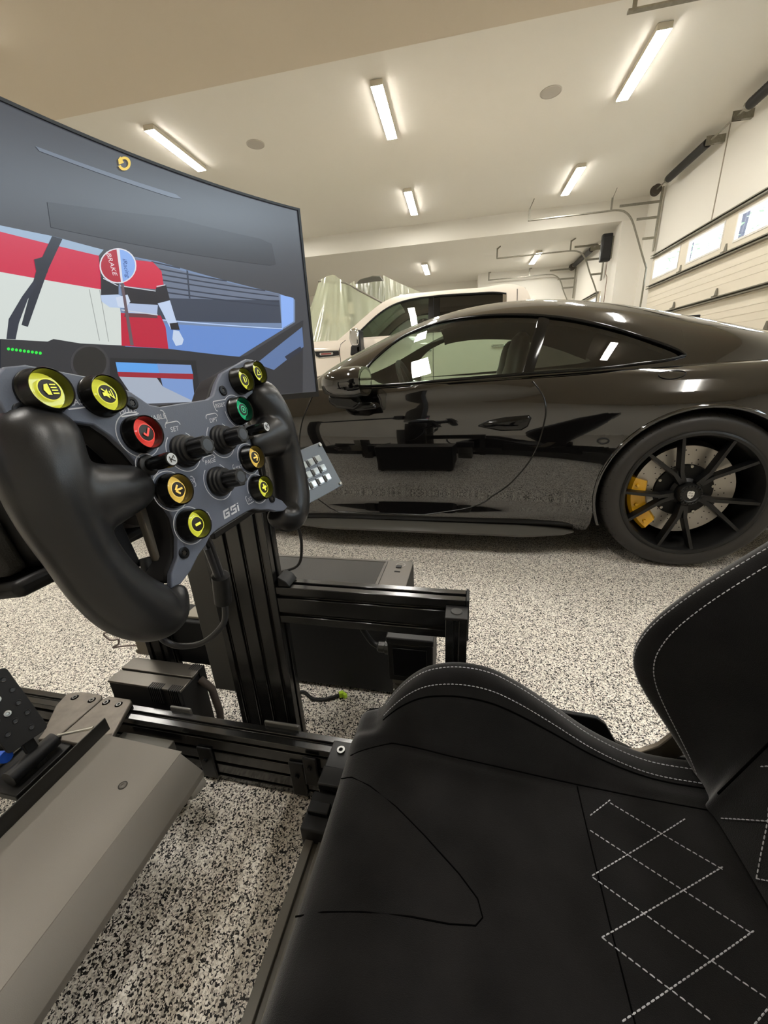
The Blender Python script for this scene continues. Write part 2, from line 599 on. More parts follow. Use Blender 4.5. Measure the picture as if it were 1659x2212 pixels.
SPRING = mat('spring_black', (38, 37, 36), 0.5, metal=0.4)
def torsion(name, label, xs, zs, ya, yb, springs, brackets, drums, xw):
    t = thing(name, label, 'spring shaft', (xs, (ya + yb) / 2, zs), group='door spring shafts')
    yo = (ya + yb) / 2
    MB().tube([(0, ya - yo, 0), (0, yb - yo, 0)], 0.0135, 10).build('shaft', GALV, t, smooth=40)
    for a, b in springs:
        n = 46
        prof = []
        for i in range(n + 1):
            prof.append((0.062 + 0.004 * (i % 2), a - yo + (b - a) * i / n))
        MB().lathe(prof, (0, 0, 0), (0, 1, 0), 20).build('coil_spring', SPRING, t, smooth=60)
        MB().lathe([(0.05, b - yo - 0.01), (0.058, b - yo), (0.058, b - yo + 0.05), (0.03, b - yo + 0.07)], (0, 0, 0), (0, 1, 0), 20).build('winding_cone', GALV, t, smooth=40)
    for y in brackets:
        m_ = MB().bx(-0.06, 0.06, y - yo - 0.004, y - yo + 0.004, -0.06, 0.06).bx(0.0, xw - xs - 0.002, y - yo - 0.03, y - yo + 0.03, -0.05, 0.05)
        m_.lathe([(0.05, y - yo - 0.02), (0.05, y - yo + 0.02)], (0, 0, 0), (0, 1, 0), 16)
        m_.build('bearing_bracket', GALV, t)
    for y in drums:
        MB().lathe([(0.03, y - yo - 0.05), (0.085, y - yo - 0.05), (0.085, y - yo - 0.04), (0.066, y - yo - 0.036), (0.066, y - yo + 0.025), (0.095, y - yo + 0.03), (0.095, y - yo + 0.04), (0.03, y - yo + 0.042)],
                   (0, 0, 0), (0, 1, 0), 24).build('cable_drum', mat('drum_grey', (92, 86, 80), 0.4, metal=0.6), t, smooth=40)
    return t
torsion('torsion_shaft', 'spring shaft with thick black coil above the wide garage door', 3.74, 4.05, 4.95, 10.2, [(8.4, 9.62), (6.2, 7.45)], [8.34, 7.72, 6.0], [10.12, 5.02], XW + 0.06)
torsion('torsion_shaft', 'far spring shaft with slim black coil beyond the door opener', 3.34, 3.70, 11.5, 14.6, [(12.6, 14.2)], [12.5], [14.48], XW2 + 0.06)

# door opener on the far door's shaft
op = thing('door_opener', 'black wall-mounted door opener beside the white pilaster', 'opener', (3.31, 11.33, 3.14))
MB().bx(-0.11, 0.11, -0.06, 0.08, 0.0, 0.56).build('housing', BLACKP, op, bevel=0.025)
MB().bx(0.08, 0.14, -0.03, 0.05, 0.05, 0.5).build('mounting_plate', GALV, op)
MB().bx(-0.09, 0.09, -0.068, -0.06, 0.06, 0.48).build('cover', mat('opener_cover', (34, 34, 35), 0.35), op, bevel=0.006)
MB().tube([(0.06, 0.0, 0.0), (0.06, 0.0, -0.25), (0.1, 0.0, -0.32), (0.1, 0.0, -0.9)], 0.008, 6).build('cable', mat('cable_grey', (120, 95, 80), 0.6), op, smooth=60)

# ---------------------------------------------------------------- ceiling lamps
LAMP = bpy.data.materials.new('lamp_diffuser')
LAMP.use_nodes = True
_b = LAMP.node_tree.nodes['Principled BSDF']
_b.inputs['Base Color'].default_value = (0.9, 0.9, 0.88, 1)
_b.inputs['Emission Color'].default_value = (*LAMP_TINT, 1)
_b.inputs['Emission Strength'].default_value = LAMP_POWER
LAMPBODY = mat('lamp_body', (214, 206, 188), 0.5)
def lamp(x, y0, y1, z, label):
    t = thing('ceiling_lamp', label, 'lamp', (x, (y0 + y1) / 2, z), group='strip lamps on the ceiling')
    h = (y1 - y0) / 2
    MB().bx(-0.075, 0.075, -h, h, -0.055, 0.0).build('housing', LAMPBODY, t, bevel=0.004)
    MB().bx(-0.070, 0.070, -h + 0.006, h - 0.006, -0.062, -0.054).build('diffuser', LAMP, t, bevel=0.003)
    for s in (-1, 1):
        MB().bx(-0.072, 0.072, s * h - 0.003, s * h + 0.003, -0.060, -0.002).build('end_cap', LAMPBODY, t, bevel=0.001)
    return t
XL = (-4.13, -1.02, 2.04)
lamp(XL[0], 5.93, 7.09, ZH, 'strip lamp above the top edge of the curved monitor')
lamp(XL[1], 5.93, 7.09, ZH, 'bright strip lamp in the middle of the ceiling, nearest in its column')
lamp(XL[2], 5.93, 7.09, ZH, 'largest strip lamp at the upper right, below the cut-off door track')
lamp(XL[0], 8.9, 10.1, ZH, 'strip lamp on the high ceiling hidden behind the monitor')
lamp(XL[1], 8.9, 10.1, ZH, 'short-looking strip lamp just above the ceiling step, in the middle')
lamp(XL[2], 8.9, 10.08, ZH, 'strip lamp above the track by the pilaster, right of the middle')
lamp(XL[1], 12.6, 13.8, ZL, 'far small strip lamp under the lower ceiling, above the white truck')
lamp(XL[2], 12.6, 13.8, ZL, 'far small strip lamp crossed by a door track')
for x, nm in zip(XL, ('left', 'middle', 'right')):
    lamp(x, 2.65, 3.81, ZL, 'strip lamp over the black sports car, %s one, above the picture' % nm)
    lamp(x, -0.35, 0.81, ZL, 'strip lamp over the racing simulator, %s one, above the picture' % nm)

# round speaker grilles
GRILL = mat('speaker_grille', (172, 166, 156), 0.6, bump=0.4, bscale=900)
for (x, y, lb) in ((1.09, 6.76, 'round grey ceiling speaker near the big right strip lamp'), (-3.01, 6.76, 'round grey ceiling speaker above the curved monitor')):
    t = thing('ceiling_speaker', lb, 'speaker', (x, y, ZH), group='round speakers in the ceiling')
    MB().lathe([(0.0, -0.008), (0.118, -0.008), (0.122, -0.004)], (0, 0, 0), (0, 0, 1), 40).build('grille', GRILL, t, smooth=40)
    MB().ring([(0.122, 0.0), (0.122, -0.009), (0.132, -0.006), (0.132, 0.0)], (0, 0, 0), (0, 0, 1), 40).build('rim', mat('speaker_rim', (190, 184, 172), 0.5), t, smooth=40)

# ---------------------------------------------------------------- outside, seen through the door windows
GRASS = mat('outside_drive', (150, 150, 145), 0.9)
tag(MB().bx(4.25, 40, -20, 45, -0.2, -0.1).build('driveway', GRASS), kind='structure')
BARK = mat('bark', (44, 42, 50), 0.9, bump=0.5, bscale=30)
LEAF = mat('leaf', (58, 84, 46), 0.7, var=0.4, vscale=3)
rnd = random.Random(3)
tl = ['slim bare-trunked tree seen through the nearest door window', 'tree with a dark trunk seen through the second door window',
      'leafy tree outside the far end of the door windows', 'leafy tree behind the other tree outside the door windows', 'tree outside right of the nearest door window']
for k, (x, y) in enumerate(((8.2, 15.4), (10.6, 19.8), (11.5, 25.6), (15.5, 28.0), (8.6, 21.9))):
    t = thing('tree', tl[k], 'tree', (x, y, -0.1), group='trees outside the doors')
    MB().tube([(0, 0, 0), (0.05, 0.03, 2.0), (-0.03, 0.1, 4.0), (0.08, 0.0, 6.5)], [0.13, 0.11, 0.09, 0.04], 8).build('trunk', BARK, t, smooth=60)
    bmv, bmf = [], []
    for i in range(170):
        a, zz, rr = rnd.uniform(0, 2 * pi), rnd.uniform(2.0, 7.0), rnd.uniform(0.2, 1.7) ** 0.8
        c = Vector((rr * cos(a), rr * sin(a), zz))
        n1 = Vector((rnd.gauss(0, 1), rnd.gauss(0, 1), rnd.gauss(0, 1))).normalized()
        n2 = n1.orthogonal().normalized()
        s = rnd.uniform(0.07, 0.16)
        o = len(bmv)
        bmv += [c - n1 * s, c + n2 * s * 0.5, c + n1 * s, c - n2 * s * 0.5]
        bmf.append((o, o + 1, o + 2, o + 3))
    tag(MB().add(bmv, bmf).build('foliage', LEAF, t), kind='stuff')
# ================================================================ the black sports car
# local axes: x towards the tail, near (left) side at negative y, origin on the ground under the rear axle
CAR = thing('sports_car', 'glossy black rear-engined sports coupe with black wheels and yellow brake calipers', 'car', (1.054, 2.749, 0), radians(-2.5))
CPAINT = mat('car_black', (8, 7, 7), 0.08, spec=0.5, coat=1.0, coat_rough=0.006)
MATS['car_black'].node_tree.nodes['Principled BSDF'].inputs['Coat IOR'].default_value = 1.75
CTRIM = mat('car_trim_gloss', (7, 7, 7), 0.12, spec=0.5)
CMATT = mat('car_matt', (16, 16, 16), 0.6)
SKIRT = mat('car_skirt_satin', (70, 68, 63), 0.42, spec=0.5)
CGLASS = glass('car_glass', (0.66, 0.76, 0.67), ior=1.52)
CGLASSD = glass('car_glass_dark', (0.22, 0.24, 0.22), ior=1.52)
WB, RW = -2.457, 0.356
# control points of the half section, sill to centre line: (v, z) at stations x
ST = [-3.455, -3.40, -3.25, -2.95, -2.457, -2.0, -1.5, -0.95, -0.5, -0.2, 0.1, 0.4, 0.7, 0.92, 1.05, 1.09]
CP = [
    # 0 sill edge
    [(.30, .30), (.55, .20), (.74, .15), (.80, .13), (.80, .13), (.80, .12), (.80, .125), (.80, .13), (.81, .135), (.83, .14), (.83, .14), (.82, .16), (.80, .20), (.74, .24), (.60, .28), (.35, .36)],
    # 1
    [(.36, .33), (.60, .26), (.79, .22), (.85, .20), (.865, .20), (.845, .19), (.842, .19), (.846, .19), (.860, .20), (.885, .21), (.885, .21), (.87, .23), (.84, .27), (.78, .31), (.64, .34), (.38, .40)],
    # 2
    [(.38, .37), (.63, .34), (.82, .32), (.88, .31), (.893, .31), (.850, .29), (.838, .28), (.842, .28), (.868, .29), (.905, .30), (.912, .30), (.895, .32), (.86, .35), (.80, .38), (.67, .40), (.40, .43)],
    # 3
    [(.39, .41), (.645, .42), (.83, .44), (.89, .45), (.902, .46), (.870, .44), (.858, .42), (.860, .42), (.886, .43), (.920, .44), (.925, .44), (.908, .46), (.87, .47), (.81, .48), (.69, .48), (.41, .47)],
    # 4 belly
    [(.39, .46), (.64, .52), (.82, .57), (.885, .59), (.905, .62), (.886, .60), (.875, .58), (.877, .58), (.898, .58), (.926, .59), (.932, .60), (.915, .61), (.88, .61), (.82, .60), (.69, .57), (.41, .52)],
    # 5
    [(.37, .50), (.61, .59), (.78, .66), (.86, .69), (.892, .72), (.880, .71), (.870, .70), (.871, .71), (.892, .71), (.918, .72), (.926, .735), (.908, .735), (.87, .72), (.80, .70), (.67, .65), (.40, .57)],
    # 6
    [(.33, .53), (.56, .63), (.72, .72), (.80, .76), (.838, .80), (.842, .80), (.848, .79), (.849, .80), (.866, .80), (.882, .81), (.886, .825), (.868, .825), (.83, .81), (.76, .78), (.62, .71), (.37, .62)],
    # 7 crest
    [(.27, .55), (.46, .645), (.62, .735), (.70, .79), (.745, .842), (.79, .855), (.822, .862), (.824, .876), (.826, .878), (.826, .880), (.826, .888), (.81, .89), (.77, .878), (.70, .845), (.56, .77), (.33, .66)],
    # 8
    [(.18, .56), (.32, .645), (.46, .715), (.53, .765), (.58, .825), (.66, .865), (.72, .872), (.72, .884), (.72, .892), (.72, .90), (.71, .905), (.69, .905), (.65, .90), (.58, .885), (.46, .83), (.26, .70)],
    # 9
    [(.0, .56), (.0, .645), (.0, .705), (.0, .755), (.0, .825), (.0, .885), (.0, .89), (.0, .89), (.0, .90), (.0, .905), (.0, .91), (.0, .92), (.0, .93), (.0, .915), (.0, .85), (.0, .71)],
]
def section(x, n=7):
    pts = [(interp(ST, [c[0] for c in row], x), interp(ST, [c[1] for c in row], x)) for row in CP]
    return spline(pts, n)
def arch_z(x):
    """lower edge of the body at x: sill or wheel arch"""
    z = -1.0
    for cx, r in ((0.0, 0.378), (WB, 0.362)):
        d = abs(x - cx)
        if d < r:
            z = max(z, RW + sqrt(r * r - d * d))
    return z
def resamp(s, n):
    L = [0.0]
    for i in range(1, len(s)):
        L.append(L[-1] + math.hypot(s[i][0] - s[i - 1][0], s[i][1] - s[i - 1][1]))
    if L[-1] < 1e-9:
        return [s[0]] * (n + 1)
    out, k = [], 0
    for i in range(n + 1):
        q = L[-1] * i / n
        while k < len(L) - 2 and L[k + 1] < q:
            k += 1
        t = (q - L[k]) / max(1e-9, L[k + 1] - L[k])
        out.append((s[k][0] + (s[k + 1][0] - s[k][0]) * t, s[k][1] + (s[k + 1][1] - s[k][1]) * t))
    return out
def column(x):
    s = section(x, 12)
    z = arch_z(x)
    if z > 0:
        k = 0
        while k < len(s) - 2 and s[k + 1][1] < z:
            k += 1
        a, b = s[k], s[k + 1]
        t = max(0.0, min(1.0, (z - a[1]) / max(1e-6, b[1] - a[1])))
        s = [(a[0] + (b[0] - a[0]) * t, z)] + s[k + 1:]
    # resample in three runs that meet at fixed heights, so neighbouring columns line up
    def cut(lo, hi):
        run = []
        for i in range(len(s) - 1):
            (v0, z0), (v1, z1) = s[i], s[i + 1]
            if z0 >= lo - 1e-9 and z0 <= hi + 1e-9:
                run.append((v0, z0))
            for h in (lo, hi):
                if min(z0, z1) < h < max(z0, z1) and abs(z1 - z0) > 1e-9:
                    t = (h - z0) / (z1 - z0)
                    run.append((v0 + (v1 - v0) * t, h))
        return run
    zs_ = min(0.80, s[-1][1] - 0.03)
    za = max(RW, s[0][1])
    lr = cut(-1, RW)
    low = None if z > 0 or len(lr) < 2 else resamp(lr, 12)
    k = next(i for i in range(len(s)) if s[i][1] >= zs_)
    a0, b0 = s[k - 1], s[k]
    t = (zs_ - a0[1]) / max(1e-9, b0[1] - a0[1])
    mid_ = (a0[0] + (b0[0] - a0[0]) * t, zs_)
    kk = 0
    while s[kk][1] < za - 1e-9:
        kk += 1
    if kk > 0:
        a1, b1 = s[kk - 1], s[kk]
        t = (za - a1[1]) / max(1e-9, b1[1] - a1[1])
        st = (a1[0] + (b1[0] - a1[0]) * t, za)
    else:
        st = s[0]
    lower = resamp([st] + s[kk:k] + [mid_], 22)
    upper = resamp([mid_] + s[k:], 24)
    return low, lower, upper
_SC = {}
def side_v(x, z):
    """half width of the body side at (x, z)"""
    key = round(x, 3)
    if key not in _SC:
        _SC[key] = section(key)
    s = _SC[key]
    for i in range(len(s) - 1):
        if s[i][1] <= z <= s[i + 1][1]:
            t = (z - s[i][1]) / max(1e-9, s[i + 1][1] - s[i][1])
            return s[i][0] + (s[i + 1][0] - s[i][0]) * t
    return s[0][0] if z < s[0][1] else s[-1][0]
xs = set()
for i in range(92):
    xs.add(-3.455 + (1.09 + 3.455) * i / 91)
for cx, r in ((0.0, 0.378), (WB, 0.362)):
    for i in range(33):
        a = pi * i / 32
        xs.add(cx + r * cos(a) * 0.9999)
    xs.add(cx - r - 0.0012)
    xs.add(cx + r + 0.0012)
xs = sorted(xs)
xs = [x for i, x in enumerate(xs) if i == 0 or x - xs[i - 1] > 0.001]
cols = {x: column(x) for x in xs}
mb = MB()
for s in (-1, 1):
    mb.grid([[(x, s * v, z) for v, z in cols[x][1] + cols[x][2][1:]] for x in xs])
    run = []
    for x in xs + [None]:
        if x is not None and cols[x][0] is not None and len(cols[x][0]) > 1 and 'low':
            run.append(x)
        else:
            if len(run) > 1:
                mb.grid([[(q, s * v, z) for v, z in cols[q][0]] for q in run])
            run = []
# close nose, tail and underside
for x in (xs[0], xs[-1]):
    c = (cols[x][0] or []) + cols[x][1] + cols[x][2][1:]
    mb.add([(x, -v, z) for v, z in c] + [(x, v, z) for v, z in reversed(c)], [tuple(range(2 * len(c)))])
mb.build('body_shell', CPAINT, CAR, smooth=50)
mb = MB()
mb.bx(-3.3, WB - 0.42, -0.74, 0.74, 0.14, 0.3).bx(WB + 0.42, -0.44, -0.79, 0.79, 0.125, 0.3).bx(0.44, 0.95, -0.68, 0.68, 0.24, 0.34)
mb.bx(-3.3, 0.95, -0.52, 0.52, 0.14, 0.5)
mb.build('underbody', CMATT, CAR)
# wheel housings and arch lips
for cx, r, nm in ((0.0, 0.378, 'r'), (WB, 0.362, 'f')):
    for s in (-1, 1):
        vv = [side_v(cx + r * cos(a), RW + r * sin(a)) for a in [pi * i / 24 for i in range(25)]]
        pts = [(cx + r * cos(pi * i / 24), s * (vv[i] - 0.004), RW + r * sin(pi * i / 24)) for i in range(25)]
        ptin = [(cx + (r + 0.012) * cos(pi * i / 24), s * 0.5, RW + (r + 0.012) * sin(pi * i / 24)) for i in range(25)]
        w = MB().grid([pts, ptin])
        w.add([(cx, s * 0.5, RW)] + ptin, [(0, i, i + 1) for i in range(1, 25)])
        w.build('wheel_housing', CMATT, CAR, smooth=40)
        lp = [(cx + (r + 0.006) * cos(a), s * (side_v(cx + (r + 0.006) * cos(a), RW + (r + 0.006) * sin(a)) + 0.0), RW + (r + 0.006) * sin(a))
              for a in [radians(-26) + (pi + radians(52)) * i / 40 for i in range(41)]]
        MB().tube(lp, 0.009, 8).build('arch_lip', CPAINT, CAR, smooth=60)

# ---- greenhouse: sections from the belt over the roof
def roof_c(x):
    return interp([-2.02, -1.85, -1.6, -1.35, -1.1, -0.85, -0.6, -0.3, 0.0, 0.3, 0.6, 0.85, 0.98],
                  [0.885, 0.965, 1.075, 1.175, 1.243, 1.272, 1.268, 1.226, 1.155, 1.075, 0.995, 0.935, 0.90], x)
def belt(x):
    v = interp([-2.02, -1.85, -1.7, -1.5, -1.2, -0.7, -0.3, 0.0, 0.3, 0.6, 0.98], [0.30, 0.62, 0.76, 0.815, 0.828, 0.826, 0.800, 0.755, 0.695, 0.63, 0.55], x)
    z = interp([-2.02, -1.5, -0.7, -0.15, 0.3, 0.98], [0.86, 0.862, 0.884, 0.895, 0.89, 0.87], x)
    return v, z
def gsec(x, n=40):
    vb, zb = belt(x)
    zc = roof_c(x)
    dz = max(zc - zb, 0.004)
    p0, p3 = (vb, zb), (0.0, zc)
    p1 = (vb * 0.855, zb + dz * 0.80)
    p2 = (vb * 0.70, zc + 0.008 * min(1, dz / 0.2))
    return bez(p0, p1, p2, p3, n)
def g_at(x, z):
    """half width of the greenhouse at (x, z)"""
    s = gsec(x, 60)
    for i in range(len(s) - 1):
        if s[i][1] <= z <= s[i + 1][1]:
            t = (z - s[i][1]) / max(1e-9, s[i + 1][1] - s[i][1])
            return s[i][0] + (s[i + 1][0] - s[i][0]) * t
    return s[0][0] if z < s[0][1] else s[-1][0]
# outlines of the side windows in the side view (x, z)
def dlo_top(x):
    return interp([-1.515, -1.47, -1.42, -1.344, -1.26, -1.181, -1.06, -0.94, -0.80, -0.645, -0.51, -0.382, -0.28, -0.186, -0.12, -0.075, -0.062],
                  [0.93, 0.985, 1.03, 1.088, 1.126, 1.150, 1.166, 1.170, 1.164, 1.146, 1.118, 1.080, 1.043, 1.004, 0.975, 0.950, 0.938], x)
def dlo_bot(x):
    return interp([-1.515, -1.46, -1.1, -0.72, -0.45, -0.25, -0.149, -0.095, -0.062], [0.873, 0.873, 0.884, 0.897, 0.903, 0.914, 0.922, 0.930, 0.938], x)
XD0, XD1 = -1.515, -0.062
def ws_edge(x):
    """windscreen / rear window side edge as a share of the section (0 belt .. 1 centre)"""
    return None
gx = sorted(set([-2.02 + (0.98 + 2.02) * i / 84 for i in range(85)] + [XD0, XD1, -0.075, -0.1, -1.5, -1.48]))
def col_parts(x):
    """split a roof section at the window outline: below, glass, above"""
    s = gsec(x, 60)
    def at(z):
        return (g_at(x, z), z)
    def res(a_z, top=False, n=8):
        return a_z
    return s
def sub(x, z0, z1, n):
    return [(g_at(x, z0 + (z1 - z0) * i / n), z0 + (z1 - z0) * i / n) for i in range(n + 1)]
def above(x, z0, n=30):
    s = [p for p in gsec(x, 60) if p[1] > z0 + 1e-4]
    # the top of the section is nearly level: go by the section order, not by height
    full = gsec(x, 60)
    k = next(i for i in range(len(full)) if full[i][1] > z0 + 1e-4)
    s = [(g_at(x, z0), z0)] + full[k:]
    L = [0.0]
    for i in range(1, len(s)):
        L.append(L[-1] + math.hypot(s[i][0] - s[i - 1][0], s[i][1] - s[i - 1][1]))
    out, k = [], 0
    for i in range(n + 1):
        q = L[-1] * i / n
        while k < len(L) - 2 and L[k + 1] < q:
            k += 1
        t = (q - L[k]) / max(1e-9, L[k + 1] - L[k])
        out.append((s[k][0] + (s[k + 1][0] - s[k][0]) * t, s[k][1] + (s[k + 1][1] - s[k][1]) * t))
    return out
# windscreen and rear window live in the roof sections between these shares of the half width
def ws_half(x):      # half width of the windscreen glass at x
    return interp([-2.0, -1.85, -1.7, -1.5, -1.3, -1.15, -1.06], [0.26, 0.53, 0.62, 0.60, 0.54, 0.48, 0.42], x)
def rw_half(x):
    return interp([-0.35, -0.2, 0.1, 0.4, 0.62], [0.42, 0.50, 0.50, 0.46, 0.40], x)
gA = [x for x in gx if x <= XD0 + 1e-6]
gB = [x for x in gx if XD0 - 1e-6 <= x <= XD1 + 1e-6]
gC = [x for x in gx if x >= XD1 - 1e-6]
def split_v(cols_, fn):
    """split each section at half width fn(x): outer part and inner part"""
    outer, inner = [], []
    for x, c in cols_:
        vg = fn(x)
        o = [p for p in c if p[0] >= vg]
        i_ = [p for p in c if p[0] < vg]
        a, b = (o[-1] if o else c[0]), (i_[0] if i_ else c[-1])
        t = (a[0] - vg) / max(1e-9, a[0] - b[0])
        m = (vg, a[1] + (b[1] - a[1]) * t)
        outer.append((x, resamp((o or [a]) + [m], 14)))
        inner.append((x, resamp([m] + (i_ or [b]), 16)))
    return outer, inner
roof, wscreen, rwin = MB(), MB(), MB()
def emit_cols(m_, cs):
    for s in (-1, 1):
        m_.grid([[(x, s * v, z) for v, z in c] for x, c in cs])
full = lambda X: [(x, gsec(x, 40)) for x in X]
# nose of the greenhouse (windscreen base to the side window front)
fa = [x for x in gA if x >= -1.98] 
o_, i_ = split_v(full(fa), ws_half)
emit_cols(roof, o_)
emit_cols(wscreen, i_)
# over the side windows: painted strip below the glass and everything above it
emit_cols(roof, [(x, sub(x, belt(x)[1], dlo_bot(x), 3)) for x in gB])
ab = [(x, above(x, dlo_top(x), 34)) for x in gB]
w1 = [q for q in ab if q[0] <= -1.06]
r1 = [q for q in ab if q[0] >= -0.36]
mid = [q for q in ab if w1[-1][0] - 1e-6 <= q[0] <= r1[0][0] + 1e-6]
o_, i_ = split_v(w1, ws_half)
emit_cols(roof, o_)
emit_cols(wscreen, i_)
emit_cols(roof, mid)
o_, i_ = split_v(r1, rw_half)
emit_cols(roof, o_)
emit_cols(rwin, i_)
fc = [x for x in gC if x <= 0.62]
o_, i_ = split_v(full(fc), rw_half)
emit_cols(roof, o_)
emit_cols(rwin, i_)
emit_cols(roof, full([x for x in gC if x >= fc[-1] - 1e-6]))
ro = roof.build('roof', CPAINT, CAR, smooth=40)
wscreen.build('windscreen', CGLASS, CAR, smooth=60)
rwin.build('rear_window', CGLASSD, CAR, smooth=60)
# headliner just inside the roof skin
MB().grid([[(x, s * 0.94 * v, z - 0.03) for s, (v, z) in [(-1, p) for p in above(x, dlo_top(x), 14)] + [(1, p) for p in reversed(above(x, dlo_top(x), 14))]] for x in gB if -1.2 < x < -0.1]).build('headliner', mat('headliner', (52, 50, 48), 0.9), CAR, smooth=60)
# side windows
def bpil(z, e):      # rear edge of the door glass / front edge of the quarter glass at height z
    return -0.722 + (z - 0.885) * 0.285 + e
for s in (-1, 1):
    for nm, xa, xb, g in (('door_window', None, -0.012, CGLASS), ('quarter_window', 0.030, None, CGLASSD)):
        rows = []
        for i in range(41):
            t = i / 40
            # interpolate columns between slanted ends
            row = []
            for j in range(13):
                u = j / 12
                def col_x(zfr):
                    if xa is None:
                        return XD0 + t * (bpil(0.885 + 0.26 * zfr, xb) - XD0)
                    return bpil(0.885 + 0.26 * zfr, xa) + t * (XD1 - bpil(0.885 + 0.26 * zfr, xa))
                x = col_x(u)
                z = dlo_bot(x) + (dlo_top(x) - dlo_bot(x)) * u
                row.append((x, s * (g_at(x, z) - 0.006), z))
            rows.append(row)
        MB().grid(rows).build(nm, g, CAR, smooth=60)
    # pillar between the two panes
    pr = []
    for u in [i / 12 for i in range(13)]:
        row = []
        for e in (-0.016, -0.012, 0.012, 0.034):
            x = bpil(0.885 + 0.26 * u, e)
            z = dlo_bot(x) + (dlo_top(x) - dlo_bot(x)) * u
            row.append((x, s * (g_at(x, z) + (0.001 if e in (-0.012, 0.012) else -0.004)), z))
        pr.append(row)
    MB().grid(pr).build('pillar_trim', CTRIM, CAR, smooth=40)
    # rubber and polished moulding round the window opening
    loop = [(x, s * (g_at(x, dlo_top(x)) + 0.002), dlo_top(x)) for x in [XD0 + (XD1 - XD0) * (i / 60) for i in range(61)]]
    MB().tube(loop, 0.0075, 8).build('window_moulding', CTRIM, CAR, smooth=60)
    loop = [(x, s * (g_at(x, dlo_bot(x)) + 0.003), dlo_bot(x)) for x in [XD0 + (XD1 - XD0) * (i / 60) for i in range(61)]]
    MB().tube(loop, 0.006, 8).build('window_moulding', CTRIM, CAR, smooth=60)

# ---- doors: panels that follow the body side, a touch proud, with a seam round them
def door_rear(z):
    return interp([0.20, 0.238, 0.327, 0.45, 0.574, 0.66, 0.733, 0.80, 0.862], [-1.20, -0.994, -0.83, -0.715, -0.655, -0.637, -0.63, -0.645, -0.692], z)
def door_front(z):
    return interp([0.20, 0.30, 0.5, 0.7, 0.862], [-1.70, -1.83, -1.86, -1.83, -1.76], z)
for s in (-1, 1):
    rows = []
    for j in range(35):
        z = 0.205 + (0.858 - 0.205) * j / 34
        a, b = door_front(z) + 0.004, door_rear(z) - 0.004
        rows.append([(a + (b - a) * i / 48, s * (side_v(a + (b - a) * i / 48, z) + 0.0016), z) for i in range(49)])
    d = MB().grid(rows).build('door', CPAINT, CAR, smooth=60)
    seam = [(door_rear(z), s * (side_v(door_rear(z), z) + 0.0005), z) for z in [0.862 - (0.862 - 0.2) * i / 40 for i in range(41)]]
    seam += [(x, s * (side_v(x, 0.2) + 0.0005), 0.2) for x in [-1.22, -1.35, -1.5, -1.68]]
    seam += [(door_front(z), s * (side_v(door_front(z), z) + 0.0005), z) for z in [0.2 + (0.862 - 0.2) * i / 30 for i in range(1, 31)]]
    MB().tube(seam, 0.0036, 6).build('door_seam', mat('seam_black', (4, 4, 4), 0.25), CAR, smooth=60)
    # recessed handle: flush blade with a scooped lower edge
    hp = [(-0.925, 0.672), (-0.88, 0.695), (-0.80, 0.708), (-0.70, 0.714), (-0.692, 0.705), (-0.705, 0.668), (-0.73, 0.652), (-0.82, 0.650), (-0.87, 0.660)]
    h = MB()
    n = len(hp)
    rim = [(x, s * (side_v(x, z) + 0.004), z) for x, z in hp]
    cx_, cz_ = -0.80, 0.682
    inn = [(cx_ + (x - cx_) * 0.9, s * (side_v(cx_ + (x - cx_) * 0.9, cz_ + (z - cz_) * 0.8) + 0.012), cz_ + (z - cz_) * 0.8) for x, z in hp]
    h.add(rim + inn + [(cx_, s * (side_v(cx_, cz_) + 0.015), cz_)], [(i, (i + 1) % n, n + (i + 1) % n, n + i) for i in range(n)] + [(n + i, n + (i + 1) % n, 2 * n) for i in range(n)])
    h.build('handle', CTRIM, d, smooth=70)
    MB().tube([rim[i % n] for i in range(n + 1)], 0.003, 6).build('handle_seam', MATS['seam_black'], d, smooth=60)

# ---- side skirt blades
for s in (-1, 1):
    rows = []
    for i in range(31):
        t = i / 30
        x = -2.0 + t * 1.56
        w = min(1.0, min(t, 1 - t) * 6) ** 0.5
        e = 0.835 + 0.005 * t
        rows.append([(x, s * 0.78, 0.132 + 0.022 * w), (x, s * (e + 0.015 * w), 0.132 + 0.022 * w), (x, s * (e + 0.070 * w), 0.130), (x, s * (e + 0.070 * w), 0.130 - 0.010 * w), (x, s * 0.78, 0.128 - 0.018 * w)])
    MB().grid(rows).build('side_skirt', SKIRT, CAR, smooth=30)

